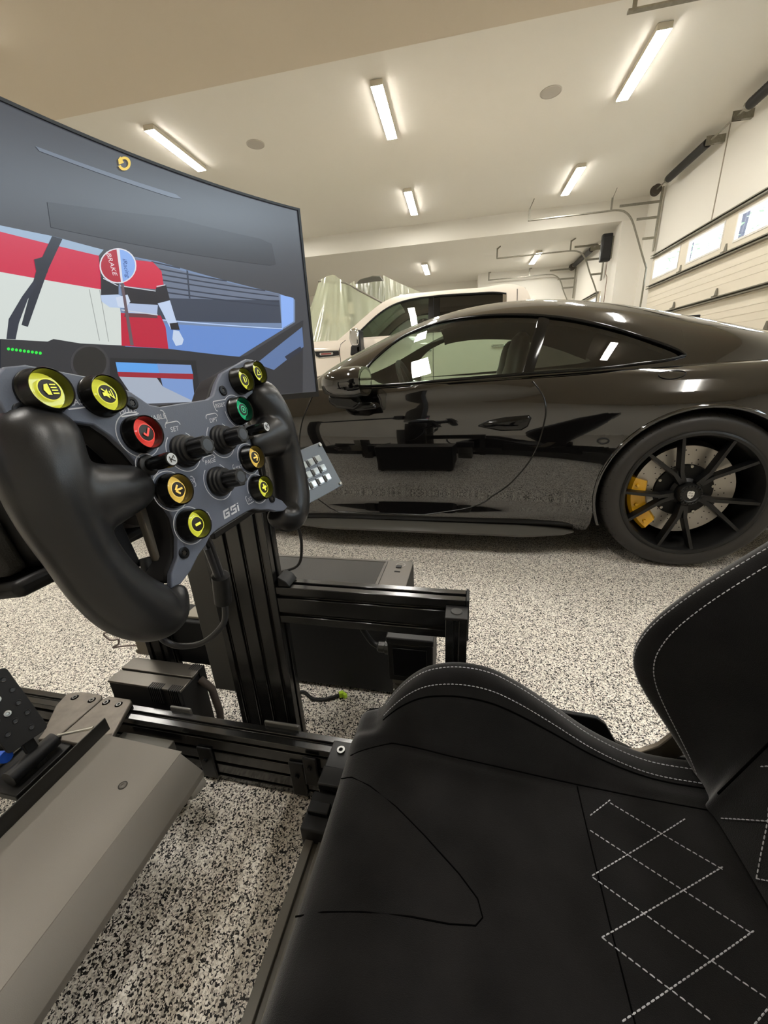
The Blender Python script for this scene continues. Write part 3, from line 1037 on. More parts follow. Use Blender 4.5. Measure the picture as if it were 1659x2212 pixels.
# ---- door mirrors
def mirror(s):
    t = MB()
    # shell: rounded pod, glass side towards the tail
    rows = []
    secs = [(-1.645, 0.02, 0.012), (-1.62, 0.085, 0.045), (-1.575, 0.115, 0.062), (-1.52, 0.125, 0.070), (-1.465, 0.122, 0.070), (-1.437, 0.112, 0.064)]
    for x, hw, hh in secs:
        row = []
        for i in range(20):
            a = 2 * pi * i / 20
            ca, sa = cos(a), sin(a)
            row.append((x, s * (0.985 + hw * math.copysign(abs(ca) ** 0.7, ca)), 0.893 + 0.3 * (x + 1.645) * 0.1 + hh * math.copysign(abs(sa) ** 0.75, sa)))
        rows.append(row)
    t.grid(rows, close=True)
    n = len(t.v)
    t.f.append(tuple(range(n - 20, n)))
    t.f.append(tuple(range(20))[::-1])
    o = t.build('door_mirror', CPAINT, CAR, smooth=60)
    g = MB()
    g.add([(-1.4355, s * (0.985 + 0.098 * cos(2 * pi * i / 20)), 0.9 + 0.052 * sin(2 * pi * i / 20)) for i in range(20)], [tuple(range(20))])
    g.build('mirror_glass', CHROME, o)
    # foot: black plate to the door with the folding joint
    f = MB()
    f.prism([(-1.62, 0.845), (-1.50, 0.835), (-1.46, 0.80), (-1.50, 0.775), (-1.58, 0.785), (-1.62, 0.81)], lambda a, b, d: (a, s * d, b), 0.93, 1.01)
    f.prism([(-1.60, 0.80), (-1.42, 0.80), (-1.40, 0.77), (-1.50, 0.76)], lambda a, b, d: (a, s * d, b), 0.85, 0.94)
    f.build('mirror_foot', CTRIM, o, bevel=0.012)
for s in (-1, 1):
    mirror(s)

# ---- fuel flap ring on the left rear haunch, side sensor
def on_side(x, z, e=0.0, s=-1):
    return (x, s * (side_v(x, z) + e), z)
def top_z(x, v):
    """height of the body at half width v, on the shoulder"""
    s = section(x, 12)
    for i in range(len(s) - 1, 0, -1):
        if s[i][0] <= v <= s[i - 1][0] and s[i][1] > 0.7:
            t = (v - s[i][0]) / max(1e-9, s[i - 1][0] - s[i][0])
            return s[i][1] + (s[i - 1][1] - s[i][1]) * t
    return 0.88
MB().tube([(-0.14 + 0.050 * cos(a), -(0.846 + 0.016 * sin(a)), top_z(-0.14 + 0.050 * cos(a), 0.846 + 0.016 * sin(a)) + 0.0004) for a in [2 * pi * i / 32 for i in range(33)]], 0.0018, 6).build('filler_ring', mat('seam_black', (4, 4, 4), 0.25), CAR, smooth=60)
MB().tube([on_side(-0.385 + 0.022 * cos(a), 0.60 + 0.012 * sin(a), 0.001) for a in [2 * pi * i / 24 for i in range(25)]], 0.004, 6).build('side_marker', CMATT, CAR, smooth=60)
# lamps front and rear
for s in (-1, 1):
    MB().lathe([(0.0, 0.035), (0.06, 0.03), (0.105, 0.0), (0.11, -0.03)], (-3.02, s * 0.66, 0.70), (-0.75, s * 0.2, 0.62), 28).build('headlamp', mat('headlamp_glass', (150, 155, 160), 0.05, spec=0.8), CAR, smooth=60)
mb = MB()
rows = [[(1.085 - 0.10 * (k / 20 * 2 - 1) ** 2 - 0.28 * abs(k / 20 * 2 - 1) ** 6, (k / 20 * 2 - 1) * 0.72, z) for k in range(21)] for z in (0.655, 0.685)]
mb.grid(rows)
mb.build('light_bar', mat('tail_red', (120, 10, 12), 0.2, coat=1.0), CAR, smooth=60)

# ---- cabin seen through the glass
CAB = mat('cabin_black', (20, 20, 20), 0.8)
mb = MB().bx(-1.95, -1.45, -0.68, 0.68, 0.55, 0.86).bx(-1.75, 0.1, -0.74, 0.74, 0.22, 0.34).bx(-0.30, 0.12, -0.62, 0.62, 0.34, 0.86)
mb.bx(-1.5, -0.4, -0.1, 0.1, 0.34, 0.52)
mb.build('dashboard', CAB, CAR, bevel=0.02)
for s in (-1, 1):
    # the seat back narrows to the shoulders, head-rest on top
    rows = []
    for k, (x, z, w, d) in enumerate([(-0.93, 0.36, 0.23, 0.05), (-0.87, 0.55, 0.25, 0.06), (-0.80, 0.75, 0.24, 0.06), (-0.755, 0.86, 0.20, 0.06), (-0.735, 0.93, 0.155, 0.055), (-0.72, 1.02, 0.15, 0.055), (-0.712, 1.075, 0.135, 0.045), (-0.71, 1.10, 0.09, 0.02)]):
        rows.append([(x + d * cos(2 * pi * i / 14), s * 0.37 + w * sin(2 * pi * i / 14), z) for i in range(14)])
    m_ = MB().grid(rows, close=True)
    m_.f.append(tuple(range(len(m_.v) - 14, len(m_.v))))
    m_.build('cabin_seat', mat('cabin_leather', (34, 34, 33), 0.45), CAR, smooth=60)
    MB().bx(-1.42, -0.92, s * 0.37 - 0.25, s * 0.37 + 0.25, 0.34, 0.48).build('seat_base', CAB, CAR, bevel=0.04)
MB().lathe0([(0.170 + 0.014 * cos(a), 0.014 * sin(a)) for a in [2 * pi * i / 8 for i in range(9)]], (-1.33, -0.37, 0.83), (0.92, 0, 0.38), 28).build('cabin_wheel', CAB, CAR, smooth=60)
MB().tube([(-1.45, -0.37, 0.78), (-1.33, -0.37, 0.83)], 0.03, 8).build('column', CAB, CAR)

# ---- wheels
TYRE = mat('tyre_rubber', (42, 40, 38), 0.45, bump=0.05, bscale=400)
RIM = mat('rim_black', (13, 13, 13), 0.38, spec=0.5)
DISC = mat('brake_disc', (176, 172, 164), 0.38, metal=0.7)
CALI = mat('caliper_yellow', (228, 172, 18), 0.35, coat=0.6)
def wheel(x, s, rt, width, rim_r, label_front):
    """wheel with its outer face at local y = 0, axis along y; outer side -y"""
    w = bpy.data.objects.new('wheel', None)
    COL.objects.link(w)
    w.parent = CAR
    w.location = (x, s * 0.918, rt)
    w.rotation_euler = (0, 0, 0 if s < 0 else pi)
    A = (0, 1, 0)
    r = rim_r
    # tyre: tread, shoulder, sidewall
    prof = [(r - 0.004, 0.012), (r + 0.006, 0.003), (r + 0.02, -0.001), (r + 0.045, -0.002), (rt - 0.022, 0.004), (rt - 0.010, 0.014), (rt - 0.003, 0.030), (rt, 0.055),
            (rt, width - 0.05), (rt - 0.004, width - 0.025), (rt - 0.02, width - 0.005), (r, width)]
    ty = MB().lathe0(prof, (0, 0, 0), A, 96).build('tyre', TYRE, w, smooth=40)
    g = MB()
    for k in range(60):
        a = 2 * pi * k / 60
        c, sn = cos(a), sin(a)
        a2 = a + 0.03
        g.add([((rt - 0.017) * c, 0.0055, (rt - 0.017) * sn), ((rt - 0.017) * cos(a + 0.008), 0.0055, (rt - 0.017) * sin(a + 0.008)),
               ((rt + 0.0008) * cos(a2 + 0.008), 0.075, (rt + 0.0008) * sin(a2 + 0.008)), ((rt + 0.0008) * cos(a2), 0.075, (rt + 0.0008) * sin(a2)),
               ((rt - 0.0015) * cos(a + 0.012), 0.03, (rt - 0.0015) * sin(a + 0.012)), ((rt - 0.0015) * cos(a + 0.02), 0.03, (rt - 0.0015) * sin(a + 0.02))],
              [(0, 1, 5, 4), (4, 5, 2, 3)])
    g.build('tread_sipes', mat('tread_groove', (9, 9, 9), 0.9), w)['kind'] = 'stuff'
    # rim: outer lip and barrel
    MB().lathe0([(r - 0.002, 0.010), (r + 0.004, 0.002), (r - 0.004, -0.002), (r - 0.014, 0.002), (r - 0.020, 0.014), (r - 0.024, 0.05), (r - 0.055, width * 0.55), (r - 0.035, width - 0.03), (r, width - 0.01)],
                (0, 0, 0), A, 72).build('rim', RIM, w, smooth=35)
    MB().lathe([(0.0, width * 0.82), (r - 0.03, width * 0.82)], (0, 0, 0), A, 40).build('inner_cover', CMATT, w)
    # five forked spokes
    for k in range(5):
        th = radians(121.5) + 2 * pi * k / 5
        sp = MB()
        def P(rad, ang, y):
            return (rad * cos(ang), y, rad * sin(ang))
        def strut(a0, r0, a1, r1, w0, w1, y0, y1, d):
            p, q = Vector(P(r0, a0, y0)), Vector(P(r1, a1, y1))
            dr = (q - p).normalized()
            sd = dr.cross(Vector((0, 1, 0))).normalized()
            vs = []
            for (pt, ww) in ((p, w0), (q, w1)):
                vs += [pt + sd * ww * 0.36, pt - sd * ww * 0.36, pt - sd * ww * 0.5 + Vector((0, d * 0.35, 0)), pt - sd * ww * 0.5 + Vector((0, d, 0)), pt + sd * ww * 0.5 + Vector((0, d, 0)), pt + sd * ww * 0.5 + Vector((0, d * 0.35, 0))]
            sp.add(vs, [(0, 1, 7, 6), (1, 2, 8, 7), (2, 3, 9, 8), (3, 4, 10, 9), (4, 5, 11, 10), (5, 0, 6, 11), (0, 5, 4, 3, 2, 1), (6, 7, 8, 9, 10, 11)])
        for e in (-1, 1):
            strut(th + e * 0.10, 0.058, th + e * 0.12, 0.115, 0.026, 0.020, 0.036, 0.026, 0.035)
            strut(th + e * 0.12, 0.112, th + e * 0.265, r - 0.012, 0.020, 0.017, 0.026, 0.006, 0.04)
        strut(th, 0.05, th, 0.118, 0.03, 0.024, 0.046, 0.038, 0.03)
        sp.build('spoke', RIM, w, smooth=30)
    hb = MB().lathe([(0.0, 0.018), (0.030, 0.018), (0.034, 0.014), (0.044, 0.014), (0.048, 0.02), (0.048, 0.06), (0.062, 0.07), (0.062, 0.12)], (0, 0, 0), A, 40).build('centre_lock', RIM, w, smooth=35)
    tt = MB()
    for k in range(20):
        a = 2 * pi * k / 20
        tt.obox((0.040 * cos(a), 0.013, 0.040 * sin(a)), (0.0035 * cos(a), 0, 0.0035 * sin(a)), (0, 0.003, 0), (-0.003 * sin(a), 0, 0.003 * cos(a)))
    tt.build('lock_teeth', CTRIM, w)['kind'] = 'stuff'
    # crest on the centre lock: shield with darker quarters
    sh = [(-0.013, 0.013), (-0.006, 0.017), (0, 0.0155), (0.006, 0.017), (0.013, 0.013), (0.0135, 0.0), (0.010, -0.011), (0.0, -0.019), (-0.010, -0.011), (-0.0135, 0.0)]
    MB().prism(sh, lambda a, b, d: (a, d, b), 0.0155, 0.018).build('crest', mat('crest_silver', (215, 212, 205), 0.4), w)
    q = MB()
    for a0, b0 in ((-0.0085, 0.005), (0.0005, 0.005), (-0.0085, 0.0105), (0.0015, -0.0035), (0.0015, -0.0085), (-0.0085, -0.005)):
        q.bx(a0, a0 + 0.0075, 0.0150, 0.0155, b0, b0 + 0.0018)
    q.build('crest_bars', mat('crest_dark', (40, 38, 36), 0.5), w)['kind'] = 'stuff'
    # brake disc with holes, hat with bolts, caliper
    dr = 0.205
    dc = MB().lathe([(0.105, 0.092), (dr, 0.092), (dr, 0.122), (0.105, 0.122)], (0, 0, 0), A, 64).build('brake_disc', DISC, w, smooth=35)
    h = MB()
    for ring, (rr, nn, ph) in enumerate(((0.127, 30, 0), (0.146, 30, 0.07), (0.165, 30, 0.14), (0.186, 30, 0.21))):
        for k in range(nn):
            if (k + ring) % 3 == 2:
                continue
            a = 2 * pi * k / nn + ph
            h.lathe([(0.0028, 0.0912), (0.0, 0.0912)], (rr * cos(a), 0, rr * sin(a)), A, 8)
    h.build('vent_holes', CMATT, w)['kind'] = 'stuff'
    MB().lathe([(0.0, 0.085), (0.118, 0.085), (0.122, 0.092)], (0, 0, 0), A, 48).build('brake_hat', CMATT, w, smooth=35)
    bt = MB()
    for k in range(10):
        a = 2 * pi * k / 10 + 0.2
        bt.lathe([(0.0, 0.079), (0.006, 0.079), (0.0075, 0.082), (0.0075, 0.092)], (0.113 * cos(a), 0, 0.113 * sin(a)), A, 12)
    bt.build('disc_bolts', STEEL, w, smooth=35)['kind'] = 'stuff'
    ca = MB()
    ss = 1 if s < 0 else -1
    a0, a1 = (radians(163), radians(232)) if s < 0 else (radians(17), radians(-52))
    rows = []
    for i in range(15):
        a = a0 + (a1 - a0) * i / 14
        e = 1 - 0.18 * abs(i / 7 - 1) ** 4
        ri, ro_ = 0.155 + (1 - e) * 0.05, 0.236
        rows.append([(ri * cos(a), 0.070, ri * sin(a)), (ri * 1.06 * cos(a), 0.056, ri * 1.06 * sin(a)), (ro_ * 0.95 * cos(a), 0.052, ro_ * 0.95 * sin(a)), (ro_ * cos(a), 0.066, ro_ * sin(a)), (ro_ * cos(a), 0.15, ro_ * sin(a)), (ri * cos(a), 0.15, ri * sin(a))])
    ca.grid(rows, close=True)
    n = len(ca.v)
    ca.f += [tuple(range(6))[::-1], tuple(range(n - 6, n))]
    co = ca.build('brake_caliper', CALI, w, smooth=35)
    cb = MB()
    for f in (0.12, 0.5, 0.88):
        a = a0 + (a1 - a0) * f
        cb.lathe([(0.0, 0.044), (0.006, 0.044), (0.008, 0.05), (0.008, 0.06)], (0.205 * cos(a), 0, 0.205 * sin(a)), A, 12)
    cb.build('caliper_bolts', CALI, w, smooth=40)['kind'] = 'stuff'
    return w
wheel(0.0, -1, 0.356, 0.30, 0.279, 0)
wheel(0.0, 1, 0.356, 0.30, 0.279, 0)
wheel(WB, -1, 0.345, 0.25, 0.266, 0).location = (WB, -0.885, 0.345)
wheel(WB, 1, 0.345, 0.25, 0.266, 0).location = (WB, 0.885, 0.345)
# ================================================================ the white pickup truck behind the car
TRK = thing('pickup_truck', 'white crew-cab pickup truck parked behind the black sports car', 'truck', (0, 6.93, 0))
TWHITE = mat('truck_white', (238, 228, 214), 0.25, coat=0.8, coat_rough=0.03)
TGLASS = glass('truck_glass', (0.10, 0.115, 0.105), ior=1.52)
TGLASSC = glass('truck_glass_clear', (0.34, 0.40, 0.36), ior=1.52)
TFA, TRA, TWR = -1.98, 1.74, 0.43
def tsec(z):
    return interp([0.45, 0.62, 0.85, 1.05, 1.22, 1.33, 1.40], [0.985, 1.01, 1.02, 1.03, 1.025, 1.012, 0.985], z)
def tbot(x):
    z = 0.48
    for c in (TFA, TRA):
        if abs(x - c) < 0.52:
            z = max(z, TWR + sqrt(0.52 ** 2 - (x - c) ** 2))
    return z
tx = sorted(set([-2.97 + 5.9 * i / 70 for i in range(71)] + [c + 0.5199 * cos(pi * i / 24) for c in (TFA, TRA) for i in range(25)]))
def taper(x):
    return interp([-2.97, -2.9, -2.7, -2.4, -2.2, -2.0, 0.0, 2.4, 2.6, 2.93], [0.86, 0.93, 0.98, 1.0, 1.0, 1.0, 1.0, 1.0, 1.0, 0.985], x)
def ttop(x):
    return interp([-2.97, -2.85, -2.5, -2.0, -1.6, -1.2, -0.8, 1.0, 2.93], [1.18, 1.33, 1.40, 1.415, 1.41, 1.40, 1.398, 1.392, 1.385], x)
mb = MB()
for s in (-1, 1):
    mb.grid([[(x, s * tsec(tbot(x) + (min(1.40, ttop(x)) - tbot(x)) * j / 16) * taper(x), tbot(x) + (ttop(x) - tbot(x)) * j / 16) for j in range(17)] for x in tx])
# bonnet
rows = []
for x in [-2.97 + (1.27) * i / 20 for i in range(21)]:
    e = 0.985 * taper(x)
    rows.append([(x, e * (k / 8 - 1) if k < 8 else e * (k / 8 - 1), ttop(x) + 0.06 * (1 - (k / 8 - 1) ** 2)) for k in range(17)])
mb.grid(rows)
# nose and tail ends, bed floor and inner sides
mb.add([(-2.97, -0.85, 0.5), (-2.97, 0.85, 0.5), (-2.97, 0.85, 1.2), (-2.97, -0.85, 1.2)], [(0, 1, 2, 3)])
mb.add([(2.93, -0.97, 0.5), (2.93, 0.97, 0.5), (2.93, 0.97, 1.385), (2.93, -0.97, 1.385)], [(0, 1, 2, 3)])
mb.build('body', TWHITE, TRK, smooth=40)
b = MB()
b.bx(0.98, 2.85, -0.86, 0.86, 0.85, 0.9)
for s in (-1, 1):
    b.bx(0.98, 2.9, s * 0.90 - 0.06, s * 0.90 + 0.06, 0.9, 1.37)
b.bx(0.93, 0.98, -0.9, 0.9, 0.85, 1.37)
b.bx(2.85, 2.9, -0.9, 0.9, 0.85, 1.37)
b.build('cargo_bed', TWHITE, TRK)
for s in (-1, 1):
    MB().bx(0.95, 2.92, s * 0.925 - 0.07, s * 0.925 + 0.07, 1.385, 1.42).build('bed_rail_cap', BLACKP, TRK, bevel=0.01)
MB().bx(2.86, 2.95, -0.93, 0.93, 1.385, 1.41).build('tailgate_cap', BLACKP, TRK, bevel=0.008)
MB().bx(-2.6, 2.7, -0.9, 0.9, 0.42, 0.6).build('underbody', CMATT, TRK)
# cab
def twid(z):
    return interp([1.38, 1.45, 1.6, 1.75, 1.88, 1.95, 2.0], [0.985, 0.975, 0.935, 0.893, 0.848, 0.80, 0.74], z)
def ctop(x):
    return interp([-1.76, -1.56, -1.36, -1.06, -0.9, -0.65, -0.35, 0.25, 0.78, 0.86, 0.92], [1.415, 1.555, 1.70, 1.893, 1.945, 1.965, 1.97, 1.963, 1.935, 1.885, 1.75], x)
def wtop(x):
    return interp([-1.50, -1.41, -1.28, -1.152, -0.95, -0.77, -0.36, 0.1, 0.55, 0.6], [1.45, 1.524, 1.63, 1.722, 1.825, 1.872, 1.90, 1.892, 1.862, 1.85], x)
cabx = [-1.76 + (0.92 + 1.76) * i / 60 for i in range(61)]
wx = sorted(set([x for x in cabx if -1.5 < x < 0.6] + [-1.5, 0.6]))
cab, wsn = MB(), MB()
for s in (-1, 1):
    P = lambda x, z: (x, s * twid(z), z)
    fr = [x for x in cabx if x < -1.5] + [-1.5]
    cab.grid([[P(x, 1.38 + (ctop(x) - 1.38) * j / 8) for j in range(9)] for x in fr])
    cab.grid([[P(x, 1.38 + 0.05 * j / 2) for j in range(3)] for x in wx])
    cab.grid([[P(x, wtop(x) + (ctop(x) - wtop(x)) * j / 4) for j in range(5)] for x in wx])
    re = [0.6] + [x for x in cabx if x > 0.6]
    cab.grid([[P(x, 1.38 + (ctop(x) - 1.38) * j / 8) for j in range(9)] for x in re])
    # roof / screen half
    for x0, x1, m_ in ((-1.76, -0.97, wsn), (-0.97, 0.92, cab)):
        rows = []
        for i in range(25):
            x = x0 + (x1 - x0) * i / 24
            w0 = twid(ctop(x))
            rows.append([(x, s * w0 * (1 - t), ctop(x) + 0.055 * (1 - (1 - t) ** 2)) for t in [k / 10 for k in range(11)]])
        if m_ is wsn:
            cab.grid([r[:2] for r in rows])
            wsn.grid([r[1:] for r in rows])
        else:
            cab.grid(rows)
    # side glass: front door, rear door
    for a, c, g in ((-1.5, -0.43, TGLASSC), (-0.29, 0.56, TGLASS)):
        MB().grid([[(x, s * (twid(z) - 0.012), z) for z in [1.43 + (wtop(x) - 1.43) * j / 8 for j in range(9)]] for x in [a + (c - a) * i / 20 for i in range(21)]]).build('side_window', g, TRK, smooth=60)
    MB().grid([[(x, s * (twid(z) - 0.006), z) for z in [1.43 + (wtop(x) - 1.43) * j / 8 for j in range(9)]] for x in (-0.44, -0.36, -0.28)]).build('pillar_trim', CTRIM, TRK, smooth=60)
    MB().tube([(x, s * (twid(wtop(x)) + 0.002), wtop(x)) for x in wx], 0.012, 6).build('window_moulding', BLACKP, TRK, smooth=60)
    MB().grid([[(x, s * (twid(z) + 0.004), z) for z in [1.43 + (wtop(x) - 1.43) * j / 6 for j in range(7)]] for x in (0.555, 0.58, 0.605)]).build('window_end_trim', CHROME, TRK, smooth=60)
    # door seams
    def ts(x, z):
        return (x, s * (tsec(min(z, 1.4)) + 0.001 if z < 1.39 else twid(z) + 0.001), z)
    for xs_ in (-0.37, 0.74):
        MB().tube([ts(xs_, z) for z in [0.55 + (1.9 - 0.55) * j / 24 for j in range(25)]], 0.0045, 5).build('door_seam', CMATT, TRK, smooth=60)
    MB().tube([ts(x, z) for x, z in [(-1.70, 0.62), (-1.72, 1.0), (-1.735, 1.28), (-1.71, 1.36), (-1.64, 1.41)]], 0.006, 5).build('wing_seam', CMATT, TRK, smooth=60)
    # handles
    for hx in (-0.50, 0.53):
        MB().bar((hx - 0.11, s * 1.058, 1.205), (hx + 0.11, s * 1.058, 1.20), 0.03, 0.035).build('door_handle', CHROME, TRK, bevel=0.012)
    # badge in the wing: black vent with a bright bar
    vent = [(-2.115, 1.285), (-1.745, 1.275), (-1.742, 1.205), (-2.05, 1.19), (-2.10, 1.215)]
    MB().prism(vent, lambda a, b_, d: (a, s * d, b_), 1.015, 1.034).build('wing_vent', BLACKP, TRK, bevel=0.004)
    MB().tube([(x, s * 1.034, z) for x, z in vent + vent[:1]], 0.009, 6).build('vent_surround', CHROME, TRK, smooth=60)
    MB().prism([(-2.03, 1.262), (-1.84, 1.258), (-1.825, 1.24), (-1.84, 1.222), (-2.03, 1.224), (-2.045, 1.243)], lambda a, b_, d: (a, s * d, b_), 1.034, 1.041).build('wing_badge', CHROME, TRK, bevel=0.003)
    MB().bx(-2.015, -1.86, s * 1.0425 - 0.0015, s * 1.0425 + 0.0015, 1.231, 1.251).build('badge_field', mat('badge_red', (140, 70, 66), 0.5), TRK)
    # mirror: chrome cap over black arm
    mo = MB().prism([(-1.47, 1.30), (-1.36, 1.30), (-1.345, 1.50), (-1.40, 1.53), (-1.48, 1.52), (-1.50, 1.40)], lambda a, b_, d: (a, s * d, b_), 1.12, 1.34).build('wing_mirror', CHROME, TRK, bevel=0.03)
    MB().prism([(-1.50, 1.18), (-1.34, 1.20), (-1.34, 1.31), (-1.48, 1.31)], lambda a, b_, d: (a, s * d, b_), 1.06, 1.33).build('mirror_arm', BLACKP, mo, bevel=0.02)
    MB().bx(-1.40, -1.335, s * 1.23 - 0.1, s * 1.23 + 0.1, 1.22, 1.50).build('mirror_back', BLACKP, mo, bevel=0.01)
cab.add([(0.92, -twid(1.38), 1.38), (0.92, twid(1.38), 1.38), (0.92, twid(1.75), 1.75), (0.92, -twid(1.75), 1.75)], [(0, 1, 2, 3)])
cab.build('cab', TWHITE, TRK, smooth=40)
wsn.build('windscreen', TGLASSC, TRK, smooth=60)
MB().prism([(-1.02, 0.0), (-0.86, 0.0), (-0.89, 0.10), (-0.94, 0.105)], lambda a, b_, d: (a, d - 0.12, 1.975 + b_), -0.02, 0.02).build('aerial_fin', TWHITE, TRK, bevel=0.01)
MB().bx(-1.55, 0.6, -0.78, 0.78, 0.95, 1.36).build('cab_interior', CAB, TRK)
for s in (-1, 1):
    MB().bx(-0.62, -0.45, s * 0.42 - 0.24, s * 0.42 + 0.24, 1.3, 1.66).build('cab_seat', MATS['cabin_leather'], TRK, bevel=0.06)
for x in (TFA, TRA):
    for s in (-1, 1):
        w = bpy.data.objects.new('wheel', None)
        COL.objects.link(w)
        w.parent = TRK
        w.location = (x, s * 0.99, TWR)
        w.rotation_euler = (0, 0, 0 if s < 0 else pi)
        MB().lathe0([(0.26, 0.02), (0.30, 0.0), (0.38, 0.005), (0.42, 0.03), (0.43, 0.07), (0.43, 0.22), (0.40, 0.27), (0.26, 0.27)], (0, 0, 0), (0, 1, 0), 48).build('tyre', TYRE, w, smooth=40)
        r = MB().lathe([(0.0, 0.05), (0.09, 0.04), (0.10, 0.07)], (0, 0, 0), (0, 1, 0), 30)
        r.lathe0([(0.26, 0.015), (0.245, 0.012), (0.235, 0.05), (0.22, 0.2)], (0, 0, 0), (0, 1, 0), 40)
        for k in range(6):
            a = 2 * pi * k / 6
            r.bar((0.07 * cos(a), 0.055, 0.07 * sin(a)), (0.245 * cos(a), 0.04, 0.245 * sin(a)), 0.05, 0.03, up=(0, 1, 0))
        r.build('rim', CHROME, w, smooth=35)

# ================================================================ machines under plastic sheeting
FILM = bpy.data.materials.new('plastic_film')
FILM.use_nodes = True
nt = FILM.node_tree
nt.nodes.clear()
out = nt.nodes.new('ShaderNodeOutputMaterial')
m1, m2 = nt.nodes.new('ShaderNodeMixShader'), nt.nodes.new('ShaderNodeMixShader')
tr, df, gl, tl_ = (nt.nodes.new('ShaderNodeBsdf' + k) for k in ('Transparent', 'Diffuse', 'Glossy', 'Translucent'))
df.inputs[0].default_value = lin((222, 228, 200))
tl_.inputs[0].default_value = lin((222, 228, 200))
gl.inputs['Roughness'].default_value = 0.18
ad = nt.nodes.new('ShaderNodeMixShader')
ad.inputs[0].default_value = 0.45
nt.links.new(df.outputs[0], ad.inputs[1])
nt.links.new(tl_.outputs[0], ad.inputs[2])
m1.inputs[0].default_value = 0.54
nt.links.new(tr.outputs[0], m1.inputs[1])
nt.links.new(ad.outputs[0], m1.inputs[2])
m2.inputs[0].default_value = 0.10
nt.links.new(m1.outputs[0], m2.inputs[1])
nt.links.new(gl.outputs[0], m2.inputs[2])
nt.links.new(m2.outputs[0], out.inputs[0])

def sheet(rng, ridge, hem, n, fold, m=FILM):
    """film hanging from a ridge line to a hem line, with gathered folds"""
    rows = []
    R, Hh = spline(ridge, 12), spline(hem, 12)
    N = min(len(R), len(Hh))
    ph = [rng.uniform(0, 6.28) for _ in range(4)]
    for j in range(n + 1):
        t = j / n
        row = []
        for i in range(N):
            u = i / (N - 1)
            a, b = Vector(R[i]), Vector(Hh[i])
            p = a + (b - a) * t
            p.z -= 0.10 * sin(pi * t) * (0.3 + 0.7 * sin(pi * u))
            w = fold * (0.25 + t) * (sin(23 * u + ph[0]) + 0.6 * sin(41 * u + ph[1] + 2 * t) + 0.5 * sin(67 * u + ph[2]))
            p.y -= w
            row.append(p)
        rows.append(row)
    return MB().grid(rows)
rg = random.Random(5)
# first machine: upright arm with a crank, film gathered at the top
t = thing('covered_machine', 'tall machine under gathered translucent plastic film behind the truck bonnet', 'machine', (-2.75, 9.35, 0))
L = lambda x, y, z: (x + 2.75, y - 9.35, z)
apx, apy, apz = -2.72, 9.3, 2.98
q = sheet(rg, [L(-3.03, 9.2, 2.90), L(-2.92, 9.2, 2.93), L(-2.72, 9.2, 2.98), L(-2.58, 9.2, 2.90), L(-2.42, 9.2, 2.78), L(-1.9, 9.2, 2.48), L(-1.45, 9.15, 2.20)],
          [L(-3.75, 8.8, 1.30), L(-3.4, 8.55, 1.30), L(-2.9, 8.45, 1.30), L(-2.5, 8.45, 1.30), L(-2.1, 8.5, 1.30), L(-1.6, 8.6, 1.35), L(-1.1, 8.7, 1.45)], 26, 0.035)
q.build('plastic_film', FILM, t, smooth=70)
q = sheet(rg, [L(-3.03, 9.2, 2.90), L(-2.9, 9.5, 2.9), L(-2.72, 9.6, 2.98), L(-2.4, 9.6, 2.78), L(-1.5, 9.6, 2.3)],
          [L(-3.9, 9.3, 1.0), L(-3.6, 10.1, 0.4), L(-2.8, 10.3, 0.3), L(-2.0, 10.3, 0.3), L(-1.2, 9.9, 0.3)], 20, 0.015)
q.build('plastic_film', FILM, t, smooth=70)
MD = mat('machine_grey', (120, 116, 106), 0.5)
MDK = mat('machine_dark', (30, 29, 26), 0.5)
MCR = mat('machine_cream', (214, 206, 184), 0.5)
MB().prism([(-2.44, 2.75), (-2.38, 2.75), (-2.30, 2.4), (-2.28, 2.0), (-2.25, 1.6), (-2.15, 1.25), (-2.3, 1.25), (-2.38, 1.7), (-2.43, 2.1)], lambda a, b_, d: L(a, 9.28 + d, b_), -0.05, 0.05).build('column', MDK, t, bevel=0.01)
MB().bx(-3.2 + 2.75, -1.9 + 2.75, -0.2, 0.45, 0.0, 0.9).build('base', MD, t, bevel=0.02)
MB().bx(-2.45 + 2.75, -2.2 + 2.75, -0.1, 0.2, 0.9, 2.7).build('mast', MD, t, bevel=0.02)
MB().bar(L(-2.86, 9.08, 2.06), L(-2.36, 9.08, 2.08), 0.06, 0.11).build('arm', MCR, t, bevel=0.02)
MB().lathe([(0.02, 0.0), (0.11, 0.0), (0.12, 0.02), (0.12, 0.07), (0.05, 0.09)], L(-2.86, 9.06, 2.1), (0, -1, 0), 24).build('crank_hub', MCR, t, smooth=40)
MB().tube([L(-2.95, 8.97, 2.22), L(-2.97, 8.95, 2.1), L(-2.9, 8.94, 2.0), L(-2.82, 8.96, 2.08)], 0.018, 8).build('crank_handle', MDK, t, smooth=60)
MB().bx(-2.42 + 2.75, -2.30 + 2.75, -0.16, -0.13, 2.2, 2.42).build('plate', MCR, t)
MB().bx(-2.36 + 2.75, -2.25 + 2.75, -0.16, -0.13, 1.55, 1.85).build('plate', MCR, t)
MB().tube([L(-3.05, 9.2, 2.88), L(-2.45, 9.2, 2.8), L(-1.45, 9.2, 2.24)], 0.02, 8).build('ridge_bar', MD, t, smooth=60)
# strips of masking tape and the taped hem on the bonnet side
MB().obox(L(-2.15, 8.44, 1.33), (0.05, 0.004, 0), (0, 0.002, 0.0), (0, 0, 0.02)).build('tape', mat('tape_green', (120, 175, 70), 0.6), t)
